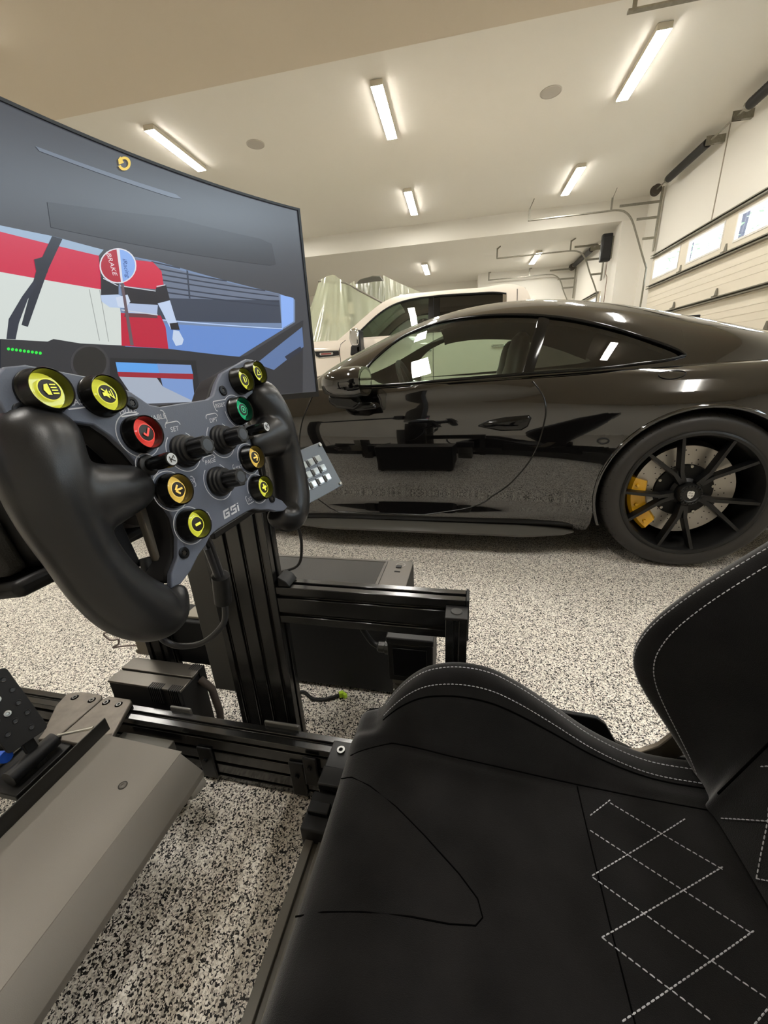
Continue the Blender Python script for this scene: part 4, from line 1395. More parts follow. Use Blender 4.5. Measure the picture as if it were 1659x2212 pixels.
# second machine: dark cabinet with a curtain of film
t = thing('covered_machine', 'dark cabinet under plastic film behind the truck cab roof', 'machine', (-2.05, 10.05, 0))
L = lambda x, y, z: (x + 2.05, y - 10.05, z)
MB().prism([(-2.36, 2.50), (-1.72, 2.50), (-1.70, 2.88), (-1.78, 2.985), (-1.95, 3.0), (-2.24, 2.96), (-2.34, 2.90)], lambda a, b_, d: L(a, 10.0 + d, b_), -0.25, 0.3).build('cabinet', mat('cabinet_dark', (74, 72, 62), 0.5), t, bevel=0.02)
MB().bx(-0.28, 0.28, -0.2, 0.25, 0.0, 2.5).build('stand', MDK, t)
sheet(rg, [L(-2.38, 9.72, 2.86), L(-2.1, 9.70, 2.86), L(-1.9, 9.70, 2.87), L(-1.70, 9.72, 2.87)], [L(-2.38, 9.68, 2.2), L(-2.1, 9.64, 2.2), L(-1.9, 9.64, 2.2), L(-1.70, 9.66, 2.2)], 14, 0.012).build('film_curtain', FILM, t, smooth=70)
sheet(rg, [L(-1.70, 9.7, 2.98), L(-1.5, 9.6, 2.86), L(-1.2, 9.5, 2.70), L(-0.85, 9.4, 2.53)], [L(-1.66, 9.6, 2.0), L(-1.4, 9.5, 2.0), L(-1.1, 9.4, 2.0), L(-0.6, 9.3, 2.0)], 14, 0.012).build('plastic_film', FILM, t, smooth=70)
sheet(rg, [L(-2.36, 9.7, 2.93), L(-2.5, 9.65, 2.85), L(-2.6, 9.6, 2.75)], [L(-2.36, 9.65, 2.0), L(-2.5, 9.6, 2.0), L(-2.7, 9.5, 2.0)], 10, 0.01).build('plastic_film', FILM, t, smooth=70)
# ================================================================ the racing simulator
RROT = radians(-1.7)
def rw(x, y, z=0.0):
    """rig coordinates (x to the right of the picture, y away from the camera) to world"""
    return (x * cos(RROT) - y * sin(RROT), x * sin(RROT) + y * cos(RROT), z)
def rthing(name, label, cat, x, y, z=0.0, group=None):
    return thing(name, label, cat, rw(x, y, z), RROT, group)
class LB(MB):
    """mesh builder in rig coordinates; build() shifts it to its thing's base"""
    def at(self, o, name, m, parent=None, **k):
        self.v = [(p[0] - o[0], p[1] - o[1], p[2] - o[2]) for p in self.v]
        return self.build(name, m, parent, **k)

def slot_poly(w, h, pitch=0.04, slot=0.009, dep=0.007):
    """cross-section of a T-slot profile w x h, centred"""
    def side(n, L):
        out = []
        for k in range(n):
            c = (k + 0.5) * L / n
            out += [(c - slot / 2, 0), (c - slot / 2, dep), (c + slot / 2, dep), (c + slot / 2, 0)]
        return out
    nw, nh = max(1, round(w / pitch)), max(1, round(h / pitch))
    P = [(0, 0)]
    P += [(a, b) for a, b in side(nw, w)] + [(w, 0)]
    P += [(w - b, a) for a, b in side(nh, h)] + [(w, h)]
    P += [(w - a, h - b) for a, b in side(nw, w)] + [(0, h)]
    P += [(b, h - a) for a, b in side(nh, h)]
    return [(a - w / 2, b - h / 2) for a, b in P]
def profile(axis, a, b, c1, c2, w, h):
    """T-slot bar along an axis from a to b; (c1, c2) centre and (w, h) size in the other two axes, in xyz order"""
    fn = {'x': lambda p, q, d: (d, c1 + p, c2 + q), 'y': lambda p, q, d: (c1 + p, d, c2 + q), 'z': lambda p, q, d: (c1 + p, c2 + q, d)}[axis]
    return LB().prism(slot_poly(w, h), fn, a, b)
ANODG = mat('black_anodised_gloss', (24, 24, 24), 0.2, metal=0.0, spec=0.9)
BRKT = mat('bracket_black', (24, 24, 24), 0.42, metal=0.3)
BOLT = mat('bolt_black', (30, 30, 30), 0.35, metal=0.8)
FR0 = (0.0, 0.33, 0.0)
FRAME = rthing('simulator_frame', 'black aluminium slotted-profile frame of the racing simulator', 'frame', 0.0, 0.33)
def fpart(m_, name, mt, **k):
    return m_.at(FR0, name, mt, k.pop('parent', FRAME), **k)
fpart(profile('x', -1.35, 0.80, 0.586, 0.082, 0.04, 0.155), 'base_rail', ANODG, bevel=0.0012, seg=1)
fpart(profile('x', -1.35, 0.80, 0.074, 0.082, 0.04, 0.155), 'base_rail', ANODG, bevel=0.0012, seg=1)
fpart(profile('y', 0.094, 0.566, -0.248, 0.121, 0.04, 0.078), 'cross_rail', mat('anodised_grey', (104, 101, 94), 0.35, metal=0.3), bevel=0.0012, seg=1)
fpart(profile('y', 0.094, 0.566, 0.42, 0.121, 0.04, 0.078), 'cross_rail', ANODG, bevel=0.0012, seg=1)
fpart(profile('y', 0.094, 0.566, -1.28, 0.121, 0.04, 0.078), 'cross_rail', ANODG, bevel=0.0012, seg=1)
# far upright with its side plate, near upright
fpart(profile('z', 0.005, 0.80, -0.478, 0.67, 0.155, 0.04), 'upright', ANODG, bevel=0.0012, seg=1)
fpart(profile('z', 0.005, 0.80, -0.520, -0.01, 0.155, 0.04), 'upright', ANODG, bevel=0.0012, seg=1)
fpart(LB().bx(-0.622, -0.553, 0.662, 0.670, 0.19, 0.66), 'side_plate', mat('plate_grey', (78, 77, 75), 0.45, metal=0.4), bevel=0.002)
# wheel-base bridge between the uprights
fpart(LB().bx(-0.55, -0.40, 0.50, 0.65, 0.690, 0.702), 'bridge_plate', BRKT, bevel=0.002)
# side beam and short post carrying the shifter
fpart(profile('x', -0.40, 0.0, 0.672, 0.467, 0.04, 0.09), 'side_beam', ANODG, bevel=0.0012, seg=1)
fpart(LB().bx(0.0, 0.006, 0.650, 0.694, 0.42, 0.514), 'end_cap', BLACKP, bevel=0.002)
fpart(profile('z', 0.005, 0.495, -0.017, 0.630, 0.04, 0.04), 'post', ANODG, bevel=0.0012, seg=1)
cap = fpart(LB().bx(-0.038, 0.004, 0.609, 0.651, 0.495, 0.501), 'post_cap', BLACKP, bevel=0.0015)
LB().lathe([(0.0, 0.0025), (0.010, 0.002), (0.0115, 0.0)], (-0.017, 0.630, 0.501), (0, 0, 1), 20).at(FR0, 'cap_plug', mat('plug_grey', (52, 52, 52), 0.4), cap, smooth=40)
# gusset between upright and beam
fpart(LB().prism([(-0.392, 0.514), (-0.366, 0.514), (-0.374, 0.526), (-0.392, 0.536)], lambda a, b, d: (a, d, b), 0.652, 0.692), 'gusset', BRKT, bevel=0.002)
# plates bolted to the far rail
def bolted_plate(x0, x1, z0, z1, y=0.566, t=0.006, bolts=((0.5, 0.7),)):
    p = fpart(LB().bx(x0, x1, y - t, y, z0, z1), 'bracket', BRKT, bevel=0.003)
    for (u, v) in bolts:
        LB().lathe([(0.0, 0.006), (0.0045, 0.006), (0.0055, 0.005), (0.0055, 0.0)], (x0 + (x1 - x0) * u, y - t, z0 + (z1 - z0) * v), (0, -1, 0), 14).at(FR0, 'bolt', BOLT, p, smooth=40)
bolted_plate(-0.625, -0.585, 0.012, 0.110, bolts=((0.5, 0.62),))
bolted_plate(-0.385, -0.348, 0.010, 0.115, bolts=((0.5, 0.62),))
bolted_plate(-0.345, -0.312, 0.060, 0.145, y=0.560, bolts=((0.5, 0.7),))
for (x0, x1) in ((-0.72, -0.66), (-0.46, -0.37)):
    fpart(LB().bx(x0, x1, 0.606, 0.613, 0.10, 0.172), 'backing_plate', mat('backing_grey', (120, 120, 118), 0.4, metal=0.7), bevel=0.004)
# seat mounts at the front corner: stepped black blocks
blk = fpart(LB().bx(-0.272, -0.226, 0.478, 0.575, 0.16, 0.188), 'seat_mount', BRKT, bevel=0.002)
LB().lathe0([(0.0035, 0.001), (0.0045, 0.0045), (0.0085, 0.0045), (0.0092, 0.0)], (-0.249, 0.553, 0.188), (0, 0, 1), 20).at(FR0, 'bolt', mat('bolt_grey', (110, 110, 108), 0.3, metal=0.9), blk, smooth=40)
fpart(LB().bx(-0.268, -0.222, 0.468, 0.506, 0.188, 0.205), 'seat_mount', BRKT, bevel=0.003)
fpart(LB().bx(-0.276, -0.214, 0.400, 0.468, 0.10, 0.185), 'seat_mount', BRKT, bevel=0.003)
fpart(LB().bx(-0.272, -0.232, 0.425, 0.445, 0.185, 0.195), 'seat_mount', BRKT, bevel=0.002)
for (x, y) in ((-1.2, 0.586), (0.7, 0.586), (-1.2, 0.074), (0.7, 0.074)):
    fpart(LB().lathe([(0.03, 0.0), (0.03, 0.004), (0.0, 0.005)], (x, y, 0), (0, 0, 1), 20), 'foot', BLACKP, smooth=40)

# ---------------------------------------------------------------- heel plate
HB = (-0.69, 0.30, 0.0)
HPL = rthing('heel_plate', 'grey powder-coated sheet-metal heel plate across the simulator rails', 'plate', -0.69, 0.30)
HGREY = mat('powder_grey', (122, 117, 109), 0.55, bump=0.15, bscale=900, spec=0.4)
sec = [(-0.866, 0.246), (-0.862, 0.246), (-0.806, 0.180), (-0.602, 0.170), (-0.556, 0.128), (-0.556, 0.118), (-0.559, 0.118), (-0.559, 0.126), (-0.603, 0.1665), (-0.807, 0.1765)]
LB().prism(sec[2:4] + [(-0.603, 0.1665), (-0.807, 0.1765)], lambda a, b, d: (a, d, b), 0.085, 0.505).at(HB, 'deck', HGREY, HPL, bevel=0.0008, seg=1)
LB().prism([(-0.602, 0.170), (-0.556, 0.128), (-0.556, 0.112), (-0.5595, 0.112), (-0.5595, 0.1265), (-0.603, 0.1665)], lambda a, b, d: (a, d, b), 0.085, 0.50).at(HB, 'front_flange', HGREY, HPL, bevel=0.0008, seg=1)
LB().prism([(-0.8115, 0.213), (-0.8085, 0.213), (-0.806, 0.180), (-0.809, 0.1765)], lambda a, b, d: (a, d, b), 0.085, 0.520).at(HB, 'rear_flange', mat('powder_dark', (46, 45, 43), 0.5, bump=0.15, bscale=900), HPL, bevel=0.0008, seg=1)
sc = LB().lathe0([(0.0, 0.0008), (0.002, -0.001), (0.0028, 0.0008), (0.006, 0.0012), (0.0075, 0.0)], (-0.668, 0.415, 0.1735), (0.049, 0, 1), 24).at(HB, 'screw', mat('screw_grey', (86, 83, 78), 0.4, metal=0.5), HPL, smooth=40)
LB().lathe0([(0.0075, 0.0002), (0.0085, 0.0006), (0.0085, 0.0)], (-0.668, 0.415, 0.1735), (0.049, 0, 1), 24).at(HB, 'screw_gap', BLACKM, HPL)
LB().lathe([(0.012, 0.0), (0.014, 0.003), (0.014, 0.035), (0.012, 0.038)], (-0.575, 0.465, 0.095), (0.2, 1, 0), 20).at(HB, 'rubber_stop', mat('stop_grey', (150, 146, 138), 0.5), HPL, smooth=40)
LB().bx(-0.85, -0.60, 0.09, 0.49, 0.15, 0.166).at(HB, 'support', BRKT, HPL)
LB().bx(-0.82, -0.675, 0.515, 0.555, 0.10, 0.128).at(HB, 'side_support', mat('support_grey', (92, 90, 84), 0.5), HPL, bevel=0.002)

# ---------------------------------------------------------------- pedal and its slotted plates
PB = (-0.93, 0.45, 0.0)
PED = rthing('pedal_set', 'black perforated brake pedal on its base with blue bushings', 'pedal', -0.93, 0.45)
# pedal face: leaning plate with two bright bolts and dimpled holes
pn = Vector((0.84, -0.18, 0.51)).normalized()
pu = (Vector((0, 0, 1)) - pn * pn.z).normalized()
ps = pu.cross(pn).normalized()
pc = Vector((-0.945, 0.438, 0.300))
def PF(a, b, d):
    return pc + ps * a + pu * b + pn * d
pw, ph_ = 0.036, 0.082
rr = 0.010
poly = []
for (sx, sy, a0) in ((1, 1, 0), (-1, 1, 90), (-1, -1, 180), (1, -1, 270)):
    poly += [(sx * (pw - rr) + rr * cos(radians(a0 + k * 15)), sy * (ph_ - rr) + rr * sin(radians(a0 + k * 15))) for k in range(7)]
face = LB().prism(poly, PF, -0.004, 0.004).at(PB, 'pedal_face', BLACKM, PED, bevel=0.001, seg=1)
for k, (a, b) in enumerate(((-0.022, 0.06), (0.0, 0.064), (0.022, 0.058), (0.024, 0.03), (-0.024, 0.03), (0.02, 0.0), (-0.022, -0.01), (0.0, -0.03), (0.022, -0.028), (-0.02, -0.045), (0.014, -0.06))):
    LB().lathe0([(0.0, 0.0042), (0.0035, 0.0042), (0.005, 0.0055), (0.006, 0.004)], PF(a, b, 0), pn, 12).at(PB, 'grip_dimple', mat('dimple', (40, 40, 42), 0.4), face, smooth=40)
for b in (0.028, -0.008):
    LB().lathe0([(0.0, 0.0045), (0.0022, 0.0045), (0.003, 0.0065), (0.0062, 0.0062), (0.007, 0.004)], PF(-0.003, b, 0), pn, 16).at(PB, 'pedal_bolt', STEEL, face, smooth=40)
arm = LB().bar(PF(0, -0.03, -0.012), PF(0.0, -0.16, -0.03), 0.022, 0.014, up=tuple(pn)).at(PB, 'pedal_arm', BRKT, PED, bevel=0.003)
LB().bx(-1.10, -0.875, 0.36, 0.50, 0.150, 0.166).at(PB, 'base_plate', BRKT, PED, bevel=0.002)
LB().tube([(-0.905, 0.375, 0.186), (-0.905, 0.470, 0.186)], 0.017, 16).at(PB, 'pivot', BLACKP, PED, smooth=40)
for (x, y, z, r) in ((-0.955, 0.405, 0.200, 0.012), (-0.935, 0.430, 0.222, 0.008)):
    LB().tube([(x - 0.018, y, z - 0.004), (x + 0.010, y, z + 0.004)], r, 14).at(PB, 'bushing', mat('bushing_blue', (38, 96, 214), 0.4), PED, smooth=40)
for k in range(4):
    y = 0.375 + 0.028 * k
    LB().tube([(-1.08, y, 0.178 + 0.006 * (k % 2)), (-0.99, y + 0.004, 0.182)], 0.006, 10).at(PB, 'linkage_rod', STEEL if k % 2 else BOLT, PED, smooth=40)
LB().bx(-1.09, -0.98, 0.370, 0.476, 0.166, 0.172).at(PB, 'slide_plate', mat('slide_dark', (70, 68, 64), 0.4, metal=0.6), PED, bevel=0.002)
LB().bx(-1.03, -0.985, 0.385, 0.41, 0.172, 0.198).at(PB, 'clevis', STEEL, PED, bevel=0.003)
LB().tube([(-0.925, 0.488, 0.170), (-0.858, 0.520, 0.170)], 0.005, 10).at(PB, 'tie_rod', STEEL, PED, smooth=40)

BRUSH = mat('milled_grey', (112, 106, 98), 0.42, metal=0.55, var=0.16, vscale=40)
def slot_plate(label, pts, holes):
    cx_ = sum(p[0] for p in pts) / len(pts)
    cy_ = sum(p[1] for p in pts) / len(pts)
    t = rthing('mounting_plate', label, 'plate', cx_, cy_, 0.160, group='grey plates bolted to the far rail')
    o = (cx_, cy_, 0.160)
    LB().prism(pts, lambda a, b, d: (a, b, d), 0.160, 0.172).at(o, 'plate', BRUSH, t, bevel=0.0025)
    for (x, y) in holes:
        LB().lathe([(0.009, 0.0002), (0.0, 0.0002)], (x, y, 0.172), (0, 0, 1), 20).at(o, 'counterbore', BLACKM, t)
        LB().lathe0([(0.0028, 0.0004), (0.0032, 0.002), (0.0058, 0.002), (0.0062, 0.0004)], (x, y, 0.172), (0, 0, 1), 16).at(o, 'bolt', mat('bolt_grey', (110, 110, 108), 0.3, metal=0.9), t, smooth=40)
slot_plate('grey milled plate with two bolts, nearer the tall black upright', [(-0.905, 0.478), (-0.79, 0.478), (-0.785, 0.49), (-0.83, 0.604), (-0.84, 0.610), (-0.905, 0.610), (-0.915, 0.60), (-0.917, 0.49)], [(-0.856, 0.590), (-0.895, 0.590)])
slot_plate('grey milled plate with two bolts beside the perforated pedal', [(-0.962, 0.470), (-0.935, 0.478), (-0.921, 0.49), (-0.919, 0.60), (-0.93, 0.610), (-0.995, 0.610), (-1.03, 0.60), (-1.02, 0.56), (-0.97, 0.49)], [(-0.940, 0.590), (-0.995, 0.590)])

# ---------------------------------------------------------------- boxes along the far rail
AB = (-0.82, 0.68, 0.0)
AMP = rthing('motion_amplifier', 'black finned amplifier box standing beyond the grey mounting plates', 'amplifier', -0.82, 0.68)
LB().bx(-0.93, -0.705, 0.636, 0.722, 0.0, 0.190).at(AB, 'housing', BLACKM, AMP, bevel=0.003)
GUN = mat('gunmetal', (98, 94, 88), 0.32, metal=0.75)
LB().prism([(-0.930, 0.634), (-0.704, 0.634), (-0.704, 0.676), (-0.930, 0.676)], lambda a, b, d: (a, b, d), 0.190, 0.196).at(AB, 'cover', GUN, AMP, bevel=0.0015)
LB().prism([(-0.930, 0.680), (-0.704, 0.680), (-0.704, 0.724), (-0.930, 0.724)], lambda a, b, d: (a, b, d), 0.190, 0.198).at(AB, 'cover', GUN, AMP, bevel=0.0015)
for k in range(16):
    x = -0.80 + 0.006 * k
    if 6 < k < 10:
        continue
    LB().bx(x, x + 0.003, 0.630, 0.650, 0.150, 0.197).at(AB, 'fin', BLACKM, AMP)
for k in range(6):
    x = -0.735 + 0.006 * k
    LB().bx(x, x + 0.003, 0.705, 0.727, 0.150, 0.1985).at(AB, 'fin', BLACKM, AMP)
LB().tube([(-0.70, 0.70, 0.175), (-0.675, 0.705, 0.14), (-0.668, 0.705, 0.06), (-0.672, 0.70, 0.006)], 0.010, 8).at(AB, 'wire_bundle', mat('wire_sleeve', (70, 62, 56), 0.6), AMP, smooth=60)

JB = (-0.86, 0.80, 0.0)
JUN = rthing('junction_post', 'short slotted post with a grey plate and black box behind the steering wheel', 'post', -0.86, 0.80)
profile('z', 0.0, 0.42, -0.862, 0.762, 0.07, 0.04).at(JB, 'profile', ANODG, JUN, bevel=0.0012, seg=1)
LB().bx(-0.985, -0.90, 0.784, 0.790, 0.150, 0.285).at(JB, 'plate', mat('plate_taupe', (120, 112, 98), 0.5, metal=0.3), JUN, bevel=0.003)
for (x, z) in ((-0.985, 0.275), (-0.985, 0.16)):
    LB().lathe([(0.0, 0.002), (0.008, 0.0), (0.008, -0.006)], (x, 0.784, z), (0, -1, 0), 14).at(JB, 'plate_ear', MATS['plate_taupe'], JUN, smooth=40)
LB().bx(-0.945, -0.90, 0.776, 0.784, 0.24, 0.42).at(JB, 'strap_plate', mat('plate_light', (136, 130, 118), 0.5, metal=0.3), JUN, bevel=0.002)
LB().bx(-0.83, -0.70, 0.775, 0.86, 0.15, 0.298).at(JB, 'box', BLACKM, JUN, bevel=0.004)
LB().bx(-0.79, -0.715, 0.79, 0.84, 0.298, 0.306).at(JB, 'box_lid', mat('plate_light', (136, 130, 118), 0.5), JUN, bevel=0.002)
LB().tube([(-0.925, 0.774, 0.29), (-0.925, 0.774, 0.2), (-0.915, 0.772, 0.1), (-0.91, 0.772, 0.01)], 0.004, 6).at(JB, 'wire', BLACKP, JUN, smooth=60)

# actuator standing beyond the rail, beside the seat
CB = (-0.125, 0.77, 0.0)
ACT = rthing('actuator', 'black actuator head on a ribbed grey column beside the seat bolster', 'actuator', -0.125, 0.77)
LB().bx(-0.178, -0.071, 0.72, 0.82, 0.232, 0.340).at(CB, 'head', BLACKM, ACT, bevel=0.003)
LB().bx(-0.180, -0.069, 0.718, 0.822, 0.340, 0.357).at(CB, 'lid', BLACKP, ACT, bevel=0.003)
LB().bx(-0.165, -0.085, 0.7165, 0.72, 0.25, 0.33).at(CB, 'name_plate', mat('nameplate', (14, 14, 15), 0.3), ACT, bevel=0.001)
for k in range(13):
    z = 0.012 + 0.017 * k
    LB().bx(-0.171, -0.081, 0.728, 0.812, z, z + 0.010).at(CB, 'rib', mat('rib_grey', (118, 115, 108), 0.45, metal=0.3), ACT)
LB().bx(-0.167, -0.085, 0.732, 0.808, 0.0, 0.232).at(CB, 'column', mat('rib_dark', (80, 78, 74), 0.5), ACT)
LB().lathe([(0.009, 0.0), (0.013, 0.004), (0.013, 0.018), (0.016, 0.020), (0.016, 0.030)], (-0.208, 0.745, 0.306), (1, 0, 0), 16).at(CB, 'cable_gland', mat('gland', (60, 60, 58), 0.35, metal=0.5), ACT, smooth=40)
LB().tube(spline([(-0.205, 0.745, 0.306), (-0.222, 0.745, 0.318), (-0.236, 0.742, 0.345), (-0.245, 0.735, 0.375), (-0.25, 0.72, 0.42)], 6), 0.007, 8).at(CB, 'cable', BLACKP, ACT, smooth=60)

# computer case on the floor beyond the rig
KB = (-0.45, 1.01, 0.0)
PC = rthing('computer_case', 'dark grey computer case with a mesh top on the floor beyond the frame', 'computer', -0.45, 1.01)
PGR = mat('case_grey', (104, 99, 92), 0.45)
zt = 0.345
LB().bx(-0.70, -0.172, 0.895, 1.125, 0.012, zt - 0.004).at(KB, 'case', BLACKM, PC, bevel=0.004)
LB().prism([(-0.70, 0.895), (-0.172, 0.895), (-0.172, 1.125), (-0.70, 1.125)], lambda a, b, d: (a, b, d), zt - 0.004, zt).at(KB, 'top_panel', PGR, PC, bevel=0.0015)
mesh_m = mat('case_mesh', (80, 78, 75), 0.55, bump=1.0, bscale=1500)
LB().bx(-0.68, -0.265, 0.915, 1.105, zt, zt + 0.0015).at(KB, 'mesh_panel', mesh_m, PC)
LB().bx(-0.69, -0.255, 0.908, 0.914, zt, zt + 0.003).bx(-0.69, -0.255, 1.106, 1.112, zt, zt + 0.003).bx(-0.261, -0.255, 0.914, 1.106, zt, zt + 0.003).bx(-0.69, -0.684, 0.914, 1.106, zt, zt + 0.003).at(KB, 'mesh_frame', mat('case_grey_light', (88, 84, 78), 0.4), PC)
LB().bx(-0.222, -0.204, 1.072, 1.087, zt, zt + 0.004).at(KB, 'power_button', BLACKP, PC, bevel=0.001)
LB().bx(-0.222, -0.204, 1.046, 1.054, zt, zt + 0.001).at(KB, 'usb_port', BLACKM, PC)
LB().lathe0([(0.012, 0.0002), (0.012, 0.001), (0.015, 0.001), (0.015, 0.0002)], (-0.209, 1.094, zt), (0, 0, 1), 20).at(KB, 'ring_mark', mat('ring_light', (150, 146, 140), 0.4), PC)
for (x, y) in ((-0.67, 0.92), (-0.2, 0.92), (-0.67, 1.10), (-0.2, 1.10)):
    LB().lathe([(0.015, 0.0), (0.015, 0.012)], (x, y, 0), (0, 0, 1), 12).at(KB, 'foot', BLACKM, PC)

# connector and cables on the floor in the shade
cn = rthing('cable_connector', 'small yellow-green connector lying on the floor in the shade', 'connector', -0.362, 0.868, 0.0)
LB().bx(-0.012, 0.002, -0.006, 0.006, 0.003, 0.02).build('plug', mat('hi_vis', (190, 226, 60), 0.4, emit=(190, 226, 60), emit_s=0.0), cn, rot=(0, 0, 0.5), bevel=0.001)
LB().bx(0.0, 0.014, -0.005, 0.005, 0.003, 0.017).build('socket', MATS['hi_vis'], cn, rot=(0, 0, -0.5), bevel=0.001)
cab_b = (-0.42, 0.90, 0.0)
c1 = LB().tube(spline([(-0.372, 0.866, 0.008), (-0.41, 0.845, 0.006), (-0.45, 0.84, 0.006), (-0.49, 0.86, 0.006), (-0.52, 0.84, 0.006), (-0.55, 0.80, 0.006)], 8), 0.005, 8)
o = c1.at(cab_b, 'floor_cable', BLACKP, None, smooth=60)
o.location, o.rotation_euler = rw(*cab_b), (0, 0, RROT)
tag(o, 'black cable curling over the dark floor to the yellow-green connector', 'cable')
# curly thin cable hanging at the left, over the bright floor
cb = (-1.10, 0.80, 0.0)
pts = [(-1.16, 0.80, 0.42), (-1.141, 0.80, 0.364), (-1.140, 0.80, 0.325), (-1.122, 0.80, 0.300), (-1.108, 0.80, 0.262), (-1.089, 0.80, 0.236), (-1.078, 0.80, 0.232), (-1.086, 0.80, 0.214), (-1.117, 0.80, 0.198), (-1.100, 0.80, 0.178), (-1.082, 0.80, 0.180), (-1.066, 0.80, 0.184), (-1.072, 0.80, 0.166), (-1.098, 0.80, 0.150), (-1.03, 0.80, 0.165), (-0.98, 0.80, 0.17)]
o = LB().tube(spline(pts, 5), 0.0028, 7).at(cb, 'kinked_cable', mat('cable_brown', (112, 98, 94), 0.4), None, smooth=60)
o.location, o.rotation_euler = rw(*cb), (0, 0, RROT)
tag(o, 'thin kinked cable hanging left of the steering wheel to the grey plate', 'cable')
# cable from the wheel grip area over the floor to the car side
cb = (-0.40, 0.80, 0.0)
o = LB().tube(spline([(-0.405, 0.73, 0.66), (-0.40, 0.79, 0.60), (-0.42, 0.84, 0.52), (-0.46, 0.88, 0.44), (-0.54, 0.90, 0.40)], 8), 0.004, 8).at(cb, 'hanging_cable', BLACKP, None, smooth=60)
o.location, o.rotation_euler = rw(*cb), (0, 0, RROT)
tag(o, 'black cable drooping behind the far hand grip towards the computer case', 'cable')
# ================================================================ steering wheel
WC = Vector((-0.2376, 0.3367, 0.8741))
ya, ti, ro = radians(-6.53), radians(12.02), radians(1.81)
WN = Vector((cos(ya) * cos(ti), sin(ya) * cos(ti), sin(ti)))
r0_ = Vector((-sin(ya), cos(ya), 0))
u0_ = WN.cross(r0_)
WR = r0_ * cos(ro) + u0_ * sin(ro)
WU = u0_ * cos(ro) - r0_ * sin(ro)
# the fitted pose is in world axes already
SW = thing('steering_wheel', 'black button-studded formula steering wheel with two moulded hand grips', 'steering wheel', tuple(WC))
MW = Matrix.Identity(4)
for i in range(3):
    MW[i][0], MW[i][1], MW[i][2] = WR[i], WU[i], WN[i]
    MW[i][3] = WC[i]
SW.matrix_world = MW
ID = lambda a, b, d: (a, b, d)
PT = -0.007          # front face of the plate
CARB = mat('wheel_plate', (94, 100, 114), 0.45, spec=0.5, bump=0.08, bscale=700)
half = [(0.0, 0.0415), (0.030, 0.0415), (0.040, 0.0445), (0.052, 0.056), (0.066, 0.066), (0.095, 0.0735), (0.118, 0.0795), (0.131, 0.0785), (0.139, 0.072), (0.143, 0.060), (0.143, 0.046),
        (0.118, 0.041), (0.106, 0.040), (0.094, 0.036), (0.086, 0.026), (0.079, 0.012), (0.0745, -0.002), (0.073, -0.018), (0.068, -0.034), (0.0655, -0.050), (0.069, -0.066), (0.078, -0.082), (0.090, -0.091), (0.096, -0.102),
        (0.086, -0.1035), (0.072, -0.099), (0.058, -0.091), (0.046, -0.0865), (0.036, -0.081), (0.024, -0.0795), (0.0, -0.0795)]
outl = half + [(-a, b) for a, b in reversed(half[1:-1])]
MB().prism(outl[::-1], ID, PT - 0.006, PT).build('face_plate', CARB, SW, bevel=0.0012)
# housing behind the plate
hin = [(a * 0.965 if abs(a) > 0.1 else a * 0.98, b * 0.97) for a, b in outl]
MB().prism(hin[::-1], ID, PT - 0.034, PT - 0.006).build('housing', BLACKM, SW, bevel=0.004)
MB().lathe([(0.045, PT - 0.10), (0.045, PT - 0.034)], (0, -0.012, 0), (0, 0, 1), 32).build('quick_release', ANOD, SW, smooth=40)
